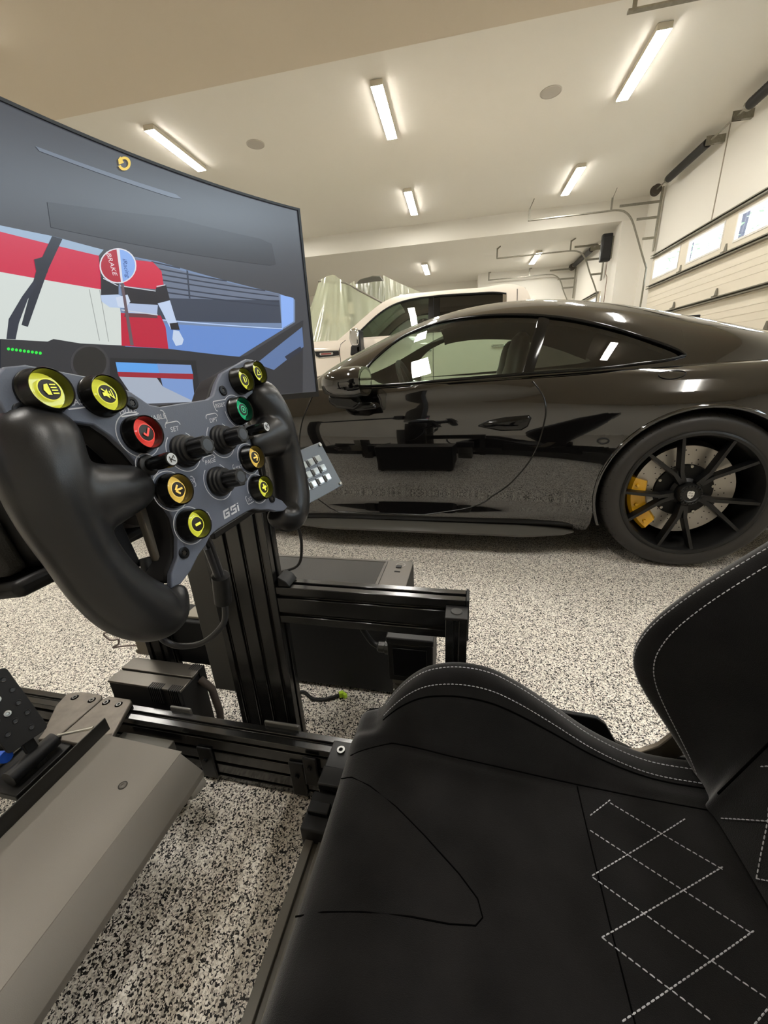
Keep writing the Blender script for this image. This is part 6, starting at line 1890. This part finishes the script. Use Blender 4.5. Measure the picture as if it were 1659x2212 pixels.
# ================================================================ curved monitor
SCREEN = [
    ('sky', (150, 172, 196), [(11.36, 1.1259), (14.12, 1.1282), (17.19, 1.1254), (16.74, 1.116), (11.26, 1.1188)]),
    ('red_wall', (198, 42, 74), [(11.26, 1.1188), (16.74, 1.116), (16.34, 1.0704), (10.58, 1.0728)]),
    ('white_wall', (205, 212, 208), [(10.58, 1.0728), (16.34, 1.0704), (17.7, 1.049), (16.99, 0.9926), (9.41, 0.9946)]),
    ('building', (112, 132, 165), [(19.23, 1.1245), (21.17, 1.1248), (32.76, 1.1016), (34.55, 1.0933), (34.24, 1.0479), (27.19, 0.9766), (16.99, 0.9926), (17.48, 1.0758)]),
    ('louvre', (104, 114, 134), [(19.36, 1.1236), (32.75, 1.1009), (32.55, 1.0444), (17.52, 1.0347), (17.84, 1.1035)]),
    ('louvre_band', (60, 68, 84), [(20.36, 1.0691), (32.66, 1.0895), (32.55, 1.0444), (17.49, 1.0318), (17.9, 1.0647)]),
    ('concrete', (100, 136, 200), [(17.45, 1.0289), (32.69, 1.0321), (27.19, 0.9766), (16.97, 0.9912)]),
    ('pillar', (136, 172, 236), [(32.86, 1.0999), (34.38, 1.0961), (34.05, 1.0489), (32.52, 1.0335)]),
    ('header', (52, 54, 60), [(14.36, 1.1681), (23.1, 1.1957), (31.35, 1.1971), (32.58, 1.1922), (32.77, 1.1561), (32.04, 1.1524), (20.63, 1.1435), (14.15, 1.1384)]),
    ('strip', (98, 106, 120), [(14.59, 1.2291), (23.82, 1.2318), (24.26, 1.2278), (23.43, 1.2253), (14.74, 1.2252)]),
    ('wiper', (42, 48, 60), [(14.06, 1.1279), (14.64, 1.1273), (13.25, 1.0856), (11.06, 1.0111), (10.75, 1.0129), (12.57, 1.0831)]),
    ('wiper_arm', (46, 52, 66), [(9.71, 0.9949), (10.18, 1.0188), (11.28, 1.0473), (12.18, 1.0681), (12.29, 1.0639), (11.54, 1.0446), (10.65, 1.0151), (10.18, 0.995)]),
    ('wiper_box', (40, 46, 58), [(12.59, 1.0944), (13.21, 1.1003), (13.48, 1.0941), (13.12, 1.0806), (12.51, 1.0813)]),
    ('sleeve', (38, 40, 48), [(16.49, 1.0872), (17.7, 1.0871), (17.43, 1.0662), (16.15, 1.0616)]),
    ('torso', (200, 38, 68), [(19.31, 1.12), (20.68, 1.1222), (21.24, 1.1108), (21.15, 1.0823), (18.09, 1.0797), (17.92, 1.0878), (19.17, 1.1081)]),
    ('band', (38, 38, 46), [(17.74, 1.0792), (20.49, 1.0806), (20.3, 1.0567), (17.77, 1.0541)]),
    ('sleeve_right', (40, 40, 48), [(20.46, 1.0839), (21.38, 1.0908), (21.44, 1.068), (20.34, 1.0597)]),
    ('arm_left', (178, 196, 224), [(16.12, 1.062), (17.39, 1.0664), (18.07, 1.0609), (17.83, 1.0479), (16.56, 1.0466), (16.09, 1.0535)]),
    ('belly', (168, 184, 214), [(17.93, 1.0556), (20.32, 1.0579), (20.07, 1.0425), (17.6, 1.041)]),
    ('arm_right', (186, 202, 230), [(20.33, 1.0603), (21.43, 1.0674), (21.6, 1.0351), (21.75, 1.0211), (20.97, 1.0212), (20.59, 1.0458)]),
    ('cuff', (40, 40, 46), [(20.97, 1.0305), (21.71, 1.0328), (21.75, 1.0211), (20.99, 1.0206)]),
    ('trousers', (182, 30, 60), [(17.24, 1.0403), (20.35, 1.0418), (20.56, 1.0244), (20.39, 0.9892), (16.69, 0.9921)]),
    ('belt', (96, 60, 66), [(17.6, 1.041), (20.08, 1.0431), (20.04, 1.0371), (17.41, 1.035)]),
    ('glove', (190, 205, 228), [(21.18, 1.0205), (21.67, 1.0188), (21.92, 1.0052), (21.69, 0.9969), (21.1, 0.994), (20.92, 1.0054)]),
    ('glove_left', (196, 208, 228), [(17.16, 1.0615), (18.09, 1.0679), (18.18, 1.0584), (17.69, 1.0476), (17.14, 1.0492)]),
    ('stick', (98, 82, 90), [(17.8, 1.0874), (18, 1.0881), (17.61, 0.993), (17.34, 0.9928)]),
    ('dash', (46, 48, 54), [(9.41, 0.9946), (11.89, 0.994), (12.28, 0.9976), (14.13, 0.9926), (20.39, 0.9892), (27.18, 0.9758), (28, 0.9788), (35.24, 1.0524), (34.14, 0.8492), (8.09, 0.9066)]),
    ('roof_pillar', (92, 116, 160), [(28.91, 0.9626), (35.02, 1.0385), (34.92, 0.9966), (30.87, 0.9489)]),
    ('grill', (42, 48, 64), [(32.39, 0.976), (34.5, 0.9973), (34.7, 0.9899), (32.69, 0.9677)]),
    ('screen_frame', (34, 36, 42), [(15.61, 0.974), (22.65, 0.9698), (22.35, 0.8896), (14.68, 0.904)]),
    ('cam_sky', (92, 158, 226), [(15.92, 0.9677), (22.1, 0.962), (22.1, 0.9449), (15.86, 0.9502)]),
    ('cam_building', (118, 148, 200), [(19.11, 0.965), (22.1, 0.962), (21.76, 0.8936), (19.16, 0.9273)]),
    ('cam_road', (160, 170, 186), [(15.88, 0.9466), (18.83, 0.9415), (19.16, 0.9273), (21.76, 0.8936), (17.68, 0.901), (16.75, 0.9027)]),
    ('cam_beam', (150, 36, 52), [(15.87, 0.9531), (22.12, 0.9466), (22.05, 0.937), (15.86, 0.946)]),
    ('dial', (58, 58, 62), [(15.43, 0.9662), (15.29, 0.9592), (15.07, 0.9527), (14.78, 0.9472), (14.44, 0.9431), (14.09, 0.9407), (13.74, 0.9401), (13.42, 0.9413), (13.15, 0.9441), (12.95, 0.9483), (12.82, 0.9537), (12.79, 0.9598), (12.84, 0.9663), (12.97, 0.9728), (13.18, 0.9789), (13.44, 0.9842), (13.76, 0.9884), (14.1, 0.9912), (14.45, 0.9923), (14.77, 0.9916), (15.06, 0.9892), (15.28, 0.9852), (15.43, 0.9797), (15.48, 0.9733)]),
    ('dial_face', (36, 36, 38), [(15.25, 0.9668), (15.13, 0.9608), (14.94, 0.9552), (14.69, 0.9505), (14.4, 0.9469), (14.09, 0.9448), (13.79, 0.9442), (13.52, 0.9452), (13.28, 0.9476), (13.11, 0.9513), (13, 0.9559), (12.97, 0.9612), (13.02, 0.9668), (13.13, 0.9725), (13.31, 0.9778), (13.54, 0.9824), (13.81, 0.986), (14.11, 0.9883), (14.41, 0.9893), (14.69, 0.9887), (14.93, 0.9866), (15.12, 0.9831), (15.25, 0.9784), (15.29, 0.9728)]),
    ('sign_edge', (214, 214, 222), [(19.28, 1.1117), (19.18, 1.1059), (19, 1.1002), (18.77, 1.0948), (18.5, 1.09), (18.19, 1.0862), (17.88, 1.0834), (17.56, 1.0819), (17.27, 1.0816), (17.01, 1.0826), (16.8, 1.0847), (16.64, 1.0879), (16.55, 1.092), (16.52, 1.0968), (16.56, 1.102), (16.66, 1.1074), (16.82, 1.1128), (17.04, 1.118), (17.29, 1.1226), (17.58, 1.1265), (17.89, 1.1295), (18.2, 1.1314), (18.49, 1.132), (18.76, 1.1314), (18.99, 1.1295), (19.17, 1.1264), (19.28, 1.1223), (19.32, 1.1173)]),
    ('sign_red', (170, 38, 58), [(17.81, 1.0846), (17.53, 1.0834), (17.28, 1.0834), (17.05, 1.0844), (16.87, 1.0864), (16.73, 1.0892), (16.65, 1.0929), (16.62, 1.0971), (16.65, 1.1018), (16.73, 1.1067), (16.87, 1.1116), (17.05, 1.1162), (17.27, 1.1205), (17.52, 1.1242), (17.79, 1.1272), (18.07, 1.1292)]),
    ('sign_blue', (132, 168, 228), [(18.29, 1.1301), (18.51, 1.1303), (18.71, 1.1297), (18.89, 1.1283), (19.03, 1.1261), (19.13, 1.1232), (19.19, 1.1197), (19.21, 1.1157), (19.18, 1.1114), (19.1, 1.107), (18.98, 1.1025), (18.83, 1.0982), (18.64, 1.0942), (18.42, 1.0907), (18.19, 1.0878), (17.95, 1.0855)]),
    ('led', (46, 232, 74), [(9.69, 0.9831), (9.66, 0.982), (9.61, 0.9813), (9.56, 0.9813), (9.53, 0.9819), (9.53, 0.983), (9.56, 0.9841), (9.61, 0.9848), (9.66, 0.9849), (9.69, 0.9842)]),
    ('led', (46, 232, 74), [(9.89, 0.9826), (9.85, 0.9815), (9.8, 0.9808), (9.75, 0.9808), (9.72, 0.9814), (9.72, 0.9825), (9.76, 0.9836), (9.81, 0.9844), (9.86, 0.9844), (9.89, 0.9837)]),
    ('led', (46, 232, 74), [(10.08, 0.9821), (10.05, 0.981), (10, 0.9803), (9.95, 0.9803), (9.92, 0.9809), (9.92, 0.982), (9.95, 0.9831), (10, 0.9839), (10.05, 0.9839), (10.08, 0.9832)]),
    ('led', (46, 232, 74), [(10.28, 0.9816), (10.25, 0.9805), (10.2, 0.9798), (10.15, 0.9797), (10.12, 0.9804), (10.12, 0.9815), (10.15, 0.9826), (10.2, 0.9834), (10.25, 0.9834), (10.28, 0.9827)]),
    ('led', (46, 232, 74), [(10.48, 0.9811), (10.45, 0.9799), (10.4, 0.9792), (10.35, 0.9792), (10.32, 0.9799), (10.32, 0.981), (10.35, 0.9821), (10.4, 0.9828), (10.45, 0.9829), (10.48, 0.9822)]),
    ('led', (46, 232, 74), [(10.69, 0.9805), (10.66, 0.9794), (10.6, 0.9787), (10.55, 0.9786), (10.52, 0.9793), (10.52, 0.9805), (10.55, 0.9816), (10.61, 0.9823), (10.66, 0.9824), (10.69, 0.9817)]),
    ('led', (46, 232, 74), [(10.9, 0.98), (10.86, 0.9788), (10.81, 0.9781), (10.76, 0.9781), (10.73, 0.9788), (10.73, 0.9799), (10.76, 0.9811), (10.81, 0.9818), (10.86, 0.9818), (10.9, 0.9811)]),
    ('led', (46, 232, 74), [(11.11, 0.9794), (11.07, 0.9783), (11.02, 0.9775), (10.97, 0.9775), (10.93, 0.9782), (10.93, 0.9794), (10.97, 0.9805), (11.02, 0.9813), (11.07, 0.9813), (11.11, 0.9806)]),
    ('led', (46, 232, 74), [(11.32, 0.9789), (11.29, 0.9777), (11.23, 0.977), (11.18, 0.9769), (11.14, 0.9776), (11.15, 0.9788), (11.18, 0.98), (11.23, 0.9807), (11.29, 0.9807), (11.32, 0.98)]),
    ('arrow', (232, 196, 70), [(19.76, 1.2509), (19.88, 1.2538), (20.03, 1.2563), (20.18, 1.258), (20.33, 1.2589), (20.46, 1.2588), (20.56, 1.2576), (20.61, 1.2556), (20.6, 1.2529), (20.55, 1.2499), (20.46, 1.2467), (20.33, 1.2438), (20.18, 1.2414), (20.02, 1.2398), (19.87, 1.2391), (19.75, 1.2395), (19.67, 1.2407), (19.62, 1.2428), (19.82, 1.2452), (19.84, 1.244), (19.89, 1.2432), (19.97, 1.243), (20.06, 1.2434), (20.15, 1.2444), (20.24, 1.2458), (20.32, 1.2476), (20.38, 1.2495), (20.41, 1.2514), (20.41, 1.253), (20.38, 1.2543), (20.33, 1.255), (20.25, 1.2551), (20.16, 1.2545), (20.06, 1.2535), (19.97, 1.252), (19.9, 1.2502)]),
    ('arrow_head', (232, 196, 70), [(19.72, 1.2513), (19.94, 1.2564), (20.1, 1.2499), (19.69, 1.2448)]),
]
MCX, MCY, MR = 0.60, 0.223, 1.2
TH0, TH1, MZ0, MZ1 = -21.5, 36.25, 0.884, 1.267
MON = rthing('curved_monitor', 'curved widescreen monitor showing a pit-lane view with a BRAKE board', 'monitor', -0.60, 0.33, 0.0)
MO = (-0.60, 0.33, 0.0)
def mp(th, z, d=0.0):
    """point on the screen: angle in degrees round the curve, height, d towards the viewer"""
    t = radians(th)
    return (MCX - (MR - d) * cos(t) - MO[0], MCY + (MR - d) * sin(t) - MO[1], z)
def shell(th0, th1, z0, z1, d0, d1, n=48):
    m_ = MB()
    ring = lambda th: [mp(th, z0, d0), mp(th, z1, d0), mp(th, z1, d1), mp(th, z0, d1)]
    rows = [ring(th0 + (th1 - th0) * i / n) for i in range(n + 1)]
    m_.grid(rows, close=True)
    k = len(m_.v)
    m_.f += [(0, 1, 2, 3), (k - 1, k - 2, k - 3, k - 4)]
    return m_
BEZ = mat('bezel_black', (16, 16, 17), 0.35)
shell(TH0, TH1, MZ0, MZ1, -0.035, -0.001).build('back_shell', BEZ, MON, smooth=40, bevel=0.002)
for (z0, z1) in ((MZ0, MZ0 + 0.012), (MZ1 - 0.004, MZ1)):
    shell(TH0, TH1, z0, z1, -0.001, 0.003).build('bezel', BEZ, MON, smooth=40)
for (a, b) in ((TH0, TH0 + 0.25), (TH1 - 0.25, TH1)):
    shell(a, b, MZ0, MZ1, -0.001, 0.003, 2).build('bezel', BEZ, MON, smooth=40)
MB().bx(-0.11, -0.03, -0.11, 0.11, 1.0, 1.15).build('mount_plate', BRKT, MON, bevel=0.005)
MB().bx(-0.80, -0.10, -0.03, 0.03, 1.05, 1.10).build('stand_arm', ANOD, MON, bevel=0.004)
MB().bx(-0.86, -0.78, -0.05, 0.05, 0.0, 1.15).build('stand_column', ANOD, MON, bevel=0.004)
MB().bx(-1.05, -0.76, -0.25, 0.20, 0.0, 0.03).build('stand_foot', ANOD, MON, bevel=0.004)
SCR_LEVEL = 0.68
def screen_mat(nm, c):
    key = 'screen_' + '_'.join(str(int(v)) for v in c)
    return mat(key, (10, 10, 11), 0.22, spec=0.6, emit=c, emit_s=SCR_LEVEL)
def clip(poly, th, keep_ge):
    out = []
    n = len(poly)
    for i in range(n):
        a, b = poly[i], poly[(i + 1) % n]
        ia, ib = (a[0] >= th) == keep_ge, (b[0] >= th) == keep_ge
        if ia:
            out.append(a)
        if ia != ib:
            t = (th - a[0]) / (b[0] - a[0])
            out.append((th, a[1] + (b[1] - a[1]) * t))
    return out
def curved_poly(poly, d):
    """polygon on the screen cut into narrow strips so that it follows the curve"""
    m_ = MB()
    lo, hi = min(p[0] for p in poly), max(p[0] for p in poly)
    k = math.floor(lo / 0.4)
    while k * 0.4 < hi:
        a, b = k * 0.4, (k + 1) * 0.4
        q = clip(clip(poly, a, True), b, False) if (lo < a or hi > b) else poly
        if len(q) >= 3:
            m_.add([mp(t, z, d) for t, z in q], [tuple(range(len(q)))])
        k += 1
    return m_
SCRN = shell(TH0 + 0.25, TH1 - 0.25, MZ0 + 0.012, MZ1 - 0.004, -0.001, 0.0, 48).build('screen', screen_mat('base', (66, 68, 74)), MON, smooth=40)
left = [('sky', (150, 172, 196), [(-21.2, 1.128), (11.4, 1.1259), (11.3, 1.1188), (-21.2, 1.121)]), ('red_wall', (198, 42, 74), [(-21.2, 1.121), (11.3, 1.1188), (10.6, 1.0728), (-21.2, 1.074)]),
        ('white_wall', (205, 212, 208), [(-21.2, 1.074), (10.6, 1.0728), (9.45, 0.9946), (-21.2, 0.996)]), ('dash', (46, 48, 54), [(-21.2, 0.996), (9.5, 0.9946), (8.2, 0.8965), (-21.2, 0.8965)])]
def line_poly(a, b, w):
    """thin stripe on the screen from a to b (degrees, metres), w metres thick"""
    dx, dy = (b[0] - a[0]) * MR * pi / 180, b[1] - a[1]
    l_ = math.hypot(dx, dy)
    nx, ny = -dy / l_ * w / 2, dx / l_ * w / 2
    k_ = 180 / pi / MR
    return [(a[0] + nx * k_, a[1] + ny), (b[0] + nx * k_, b[1] + ny), (b[0] - nx * k_, b[1] - ny), (a[0] - nx * k_, a[1] - ny)]
extra = []
for z_ in (1.1213, 1.1128, 1.1048, 1.0966, 1.0864, 1.0783):
    end = min(32.6, 21.17 + (1.1248 - z_) / 0.0232 * 11.59)
    extra.append(('slat', (50, 58, 74), line_poly((20.6, z_ + 0.001), (end, z_ - 0.0005), 0.0022)))
extra.append(('slat_post', (54, 62, 78), line_poly((23.52, 1.119), (23.25, 1.0743), 0.003)))
extra.append(('ledge', (176, 200, 240), line_poly((20.24, 1.0353), (32.6, 1.0330), 0.0018)))
for a_, b_ in (((15.47, 1.0681), (15.22, 0.9983)), ((16.17, 1.0693), (15.84, 0.9975))):
    extra.append(('wall_joint', (150, 156, 154), line_poly(a_, b_, 0.001)))
trims = []
for a_, b_ in (((16.61, 1.0859), (17.52, 1.0786)), ((17.71, 1.0791), (20.38, 1.0789)), ((20.54, 1.086), (21.31, 1.0906)), ((17.34, 1.0446), (20.12, 1.0422))):
    trims.append(('trim', (200, 205, 214), line_poly(a_, b_, 0.0014)))
names = [q[0] for q in SCREEN]
i0 = names.index('concrete') + 1
i1 = names.index('stick')
SCREEN = SCREEN[:i0] + extra + SCREEN[i0:i1] + trims + SCREEN[i1:]
for k, (nm, c, poly) in enumerate(left + SCREEN):
    pl = [(max(TH0 + 0.3, min(TH1 - 0.3, t)), max(MZ0 + 0.0125, min(MZ1 - 0.0045, z))) for t, z in poly]
    curved_poly(pl, 0.00010 + 0.00004 * k).build('picture_' + nm.replace('_left', '').replace('_right', ''), screen_mat(nm, c), SCRN)
dtxt = 0.0032
for s_, size, th, z, rot, c in (('BRAKE', 0.0100, 17.42, 1.1068, -86, (228, 214, 220)), ('iRacing', 0.0092, 18.42, 1.1050, -93, (52, 70, 130))):
    a_ = radians(rot)
    text_mb(s_, size, lambda x, y, d: mp(th + math.degrees((x * cos(a_) - y * sin(a_)) / MR), z + x * sin(a_) + y * cos(a_), dtxt), shear=0.0).build('board_lettering', screen_mat('t', c), SCRN)
# ================================================================ bucket seat
SUEDE = mat('suede_black', (24, 23, 23), 1.0, spec=0.0, sheen=0.4, bump=0.35, bscale=900, var=0.35, vscale=14)
MATS['suede_black'].node_tree.nodes['Principled BSDF'].inputs['Sheen Roughness'].default_value = 0.45
STITCH = mat('stitch_grey', (188, 188, 192), 0.6)
SEAMK = mat('seam_dark', (7, 7, 7), 1.0, spec=0.0)
Y0 = 0.335
SB = (0.1, Y0, 0.0)
SEAT = rthing('bucket_seat', 'black suede bucket seat with white diamond stitching', 'seat', 0.1, Y0)
def zcush(x):
    return interp([-0.22, -0.19, -0.14, 0.0, 0.2, 0.3, 0.42], [0.262, 0.276, 0.284, 0.274, 0.256, 0.250, 0.246], x)
def zbol(x):
    return interp([-0.22, -0.19, -0.164, -0.145, -0.115, -0.075, -0.036, 0.005, 0.046, 0.095, 0.144, 0.227, 0.307, 0.42],
                  [0.264, 0.272, 0.288, 0.320, 0.363, 0.402, 0.419, 0.424, 0.418, 0.394, 0.361, 0.302, 0.266, 0.258], x)
def csec(x):
    zc, zt = zcush(x), zbol(x)
    h = zt - zc
    P = [(0.0, zc - 0.004), (0.09, zc - 0.001), (0.15, zc + 0.003), (0.172, zc + 0.006), (0.186, zc + 0.22 * h + 0.006), (0.203, zc + 0.66 * h), (0.219, zt - 0.06 * h), (0.240, zt), (0.259, zt - 0.006 - 0.02 * h), (0.270, zt - 0.03 - 0.1 * h),
         (0.274, zc - 0.02), (0.268, zc - 0.06), (0.250, 0.17)]
    return P
def csurf(x, d):
    """height of the cushion at sideways distance d from the middle"""
    S = spline(csec(x), 10)
    d = abs(d)
    for i in range(len(S) - 1):
        if S[i][0] <= d <= S[i + 1][0]:
            t = (d - S[i][0]) / max(1e-9, S[i + 1][0] - S[i][0])
            return S[i][1] + (S[i + 1][1] - S[i][1]) * t
    return S[-1][1]
rows = []
def crow(x, f=None):
    S = spline(csec(x), 6)
    R = [(x, Y0 - d, z) for d, z in reversed(S)] + [(x, Y0 + d, z) for d, z in S[1:]]
    return [f(p) for p in R] if f else R
for x, lift in ((-0.206, 0.105), (-0.212, 0.060), (-0.214, 0.030), (-0.210, 0.012), (-0.203, 0.003)):
    rows.append(crow(x, lambda p: (p[0], p[1], max(0.168, p[2] - lift) if p[2] > 0.172 else p[2])))
for i in range(64):
    rows.append(crow(-0.194 + (0.42 + 0.194) * i / 63))
cu = LB().grid(rows)
cu.at(SB, 'cushion', SUEDE, SEAT, smooth=60)
# inner seam lines and the thigh panel seam
def seam(pts, nm='seam', r=0.0010, lift=0.0001):
    return LB().tube([(x, y, csurf(x, y - Y0) + lift) for x, y in pts], r, 6).at(SB, nm, SEAMK, SEAT, smooth=60)
for s in (-1, 1):
    seam([(max(-0.05 if s < 0 else -1, -0.20 + 0.585 * i / 40) + (0.0001 * i if s < 0 else 0), Y0 + s * (0.172 - 0.03 * max(0, (-0.13 - (-0.20 + 0.585 * i / 40)) / 0.085))) for i in range(41)])
seam([(-0.205, 0.442), (-0.185, 0.442), (-0.15, 0.430), (-0.10, 0.405), (-0.05, 0.375), (0.0, 0.342), (0.025, 0.32), (0.031, 0.302), (0.022, 0.292), (-0.01, 0.286), (-0.06, 0.281), (-0.12, 0.272), (-0.17, 0.264), (-0.208, 0.258)])
seam([(0.19, Y0 - 0.17 + 0.34 * i / 20) for i in range(21)])
# stitches: short thread dashes along a line on the surface
def stitches(pts, nm, pitch=0.0072, dash=0.0050, r=0.0009, normal=None, parent=SEAT):
    m_ = LB()
    P = [Vector(p) for p in pts]
    L = [0.0]
    for i in range(1, len(P)):
        L.append(L[-1] + (P[i] - P[i - 1]).length)
    def at_(q):
        k = 0
        while k < len(L) - 2 and L[k + 1] < q:
            k += 1
        t = (q - L[k]) / max(1e-9, L[k + 1] - L[k])
        return P[k] + (P[k + 1] - P[k]) * t
    q = 0.0
    while q + dash < L[-1]:
        a, b = at_(q), at_(q + dash)
        m_.tube([a, (a + b) / 2 + Vector((0, 0, 0.0003)), b], [r * 0.7, r, r * 0.7], 5)
        q += pitch
    o = m_.at(SB, nm, STITCH, parent, smooth=60)
    o['kind'] = 'stuff'
    return o
for s in (-1, 1):
    xs_ = [-0.15 + 0.545 * i / 60 for i in range(61)]
    for d_ in (0.214, 0.237):
        stitches([(x, Y0 + s * d_, csurf(x, d_) + 0.0004) for x in xs_], 'bolster_stitching')
    LB().tube([(x, Y0 + s * 0.207, csurf(x, 0.207) + 0.0002) for x in xs_], 0.0012, 6).at(SB, 'bolster_seam', SEAMK, SEAT, smooth=60)
# diamond quilting on the rear of the cushion
def quilt(n0, a, b, nm='quilt_stitching'):
    pts = [(a[0] + (b[0] - a[0]) * i / 24, a[1] + (b[1] - a[1]) * i / 24) for i in range(25)]
    pts = [q for q in pts if abs(q[1] - Y0) < 0.166]
    if len(pts) > 2:
        stitches([(x, y, csurf(x, y - Y0) + 0.0004) for x, y in pts], nm)
quilt(0, (0.236, 0.489), (0.369, 0.425))
quilt(0, (0.194, 0.441), (0.365, 0.359))
quilt(0, (0.182, 0.380), (0.343, 0.302))
quilt(0, (0.176, 0.317), (0.274, 0.270))
quilt(0, (0.200, 0.463), (0.238, 0.494))
quilt(0, (0.182, 0.382), (0.348, 0.491))
quilt(0, (0.176, 0.317), (0.367, 0.432))
quilt(0, (0.177, 0.249), (0.367, 0.365))
for c in range(1, 5):
    quilt(0, (0.195, 0.243 - 0.055 * c), (0.385, 0.243 - 0.055 * c - 0.14))
    quilt(0, (0.195, 0.243 - 0.055 * c), (0.385, 0.243 - 0.055 * c + 0.14)) if c < 3 else None
# ---- backrest with wings
EDGE = [(0.402, 0.238), (0.372, 0.290), (0.337, 0.344), (0.305, 0.392), (0.280, 0.434), (0.267, 0.470), (0.268, 0.505), (0.284, 0.546), (0.318, 0.594), (0.362, 0.643), (0.405, 0.688), (0.45, 0.74), (0.505, 0.82), (0.55, 0.90), (0.60, 0.98), (0.65, 1.06)]
def bplane(z):
    return 0.385 + (z - 0.25) * 0.34
def brow(k):
    xe, ze = EDGE[k]
    zi = max(0.235, ze - 0.02 + 0.10 * (1 - abs(ze - 0.47) / 0.4 if abs(ze - 0.47) < 0.4 else 0))
    xi = bplane(zi)
    P = [(0.0, xi + 0.004, zi), (0.09, xi, zi), (0.150, xi - 0.004, zi), (0.172, xi - 0.010, zi), (0.190, xi + (xe - xi) * 0.28, zi + (ze - zi) * 0.28), (0.208, xi + (xe - xi) * 0.62, zi + (ze - zi) * 0.62), (0.222, xi + (xe - xi) * 0.90, zi + (ze - zi) * 0.92),
         (0.238, xe, ze), (0.256, xe + 0.010, ze + 0.002), (0.268, xe + 0.035, ze + 0.006), (0.272, xe + 0.10, ze + 0.02), (0.255, xi + 0.10, zi + 0.02), (0.0, xi + 0.12, zi + 0.02)]
    S = spline(P, 5)
    return [(x, Y0 - d, z) for d, x, z in reversed(S)] + [(x, Y0 + d, z) for d, x, z in S[1:]], S
E2 = spline(EDGE, 4)
EDGE = E2
rows = [brow(k)[0] for k in range(len(EDGE))]
bk = LB().grid(rows)
n = len(rows[0])
bk.f.append(tuple(range(len(bk.v) - n, len(bk.v))))
bk.at(SB, 'backrest', SUEDE, SEAT, smooth=60)
def bpoint(k, d):
    S = brow(k)[1]
    for i in range(len(S) - 1):
        if S[i][0] <= d <= S[i + 1][0]:
            t = (d - S[i][0]) / max(1e-9, S[i + 1][0] - S[i][0])
            return (S[i][1] + (S[i + 1][1] - S[i][1]) * t, S[i][2] + (S[i + 1][2] - S[i][2]) * t)
    return S[-1][1:]
for s in (-1, 1):
    for d_, nm in ((0.222, 'wing_stitching'), (0.238, 'wing_stitching')):
        pts = []
        for k in range(2, len(EDGE)):
            x, z = bpoint(k, d_)
            pts.append((x - 0.0006, Y0 + s * d_, z))
        stitches(pts, nm)
    pts = [(bpoint(k, 0.172)[0] - 0.001, Y0 + s * 0.172, bpoint(k, 0.172)[1]) for k in range(2, len(EDGE))]
    LB().tube(pts, 0.0016, 6).at(SB, 'wing_seam', SEAMK, SEAT, smooth=60)
def bsurf(z, d):
    """front of the backrest at height z, within the quilted middle"""
    return bplane(z) - (0.002 if abs(d) > 0.12 else 0.0) - 0.002 * min(1, abs(d) / 0.09)
for c in range(-6, 9):
    for sg in (-1, 1):
        pts = []
        for i in range(61):
            z = 0.27 + 0.75 * i / 60
            y = c * 0.075 + sg * (z - 0.27) * 0.62
            if abs(y) < 0.168:
                pts.append((bsurf(z, y) - 0.0018, Y0 + y, z))
        if len(pts) > 3:
            stitches(pts, 'quilt_stitching')
# seat shell, side bracket and recliner
LB().bx(-0.18, 0.42, Y0 - 0.24, Y0 + 0.24, 0.155, 0.185).at(SB, 'seat_pan', BLACKM, SEAT, bevel=0.008)
for s in (-1, 1):
    LB().prism([(0.12, 0.12), (0.56, 0.12), (0.56, 0.25), (0.47, 0.25), (0.42, 0.22), (0.33, 0.215), (0.29, 0.235), (0.268, 0.275), (0.25, 0.288), (0.12, 0.296)], lambda a, b, d: (a, d, b), Y0 + s * 0.292, Y0 + s * 0.302).at(SB, 'side_bracket', mat('bracket_satin', (30, 30, 30), 0.35, metal=0.4), SEAT, bevel=0.002)
    LB().bx(0.20, 0.50, Y0 + s * 0.27 - 0.015, Y0 + s * 0.27 + 0.015, 0.15, 0.18).at(SB, 'slider', mat('slider_grey', (130, 128, 122), 0.4, metal=0.6), SEAT, bevel=0.003)
    LB().prism([(0.29, 0.228), (0.33, 0.205), (0.38, 0.22), (0.42, 0.27), (0.44, 0.335), (0.40, 0.335), (0.375, 0.29), (0.355, 0.255), (0.33, 0.235)], lambda a, b, d: (a, d, b), Y0 + s * 0.278, Y0 + s * 0.288).at(SB, 'recliner', mat('recliner_taupe', (112, 104, 92), 0.45, metal=0.5), SEAT, bevel=0.002)
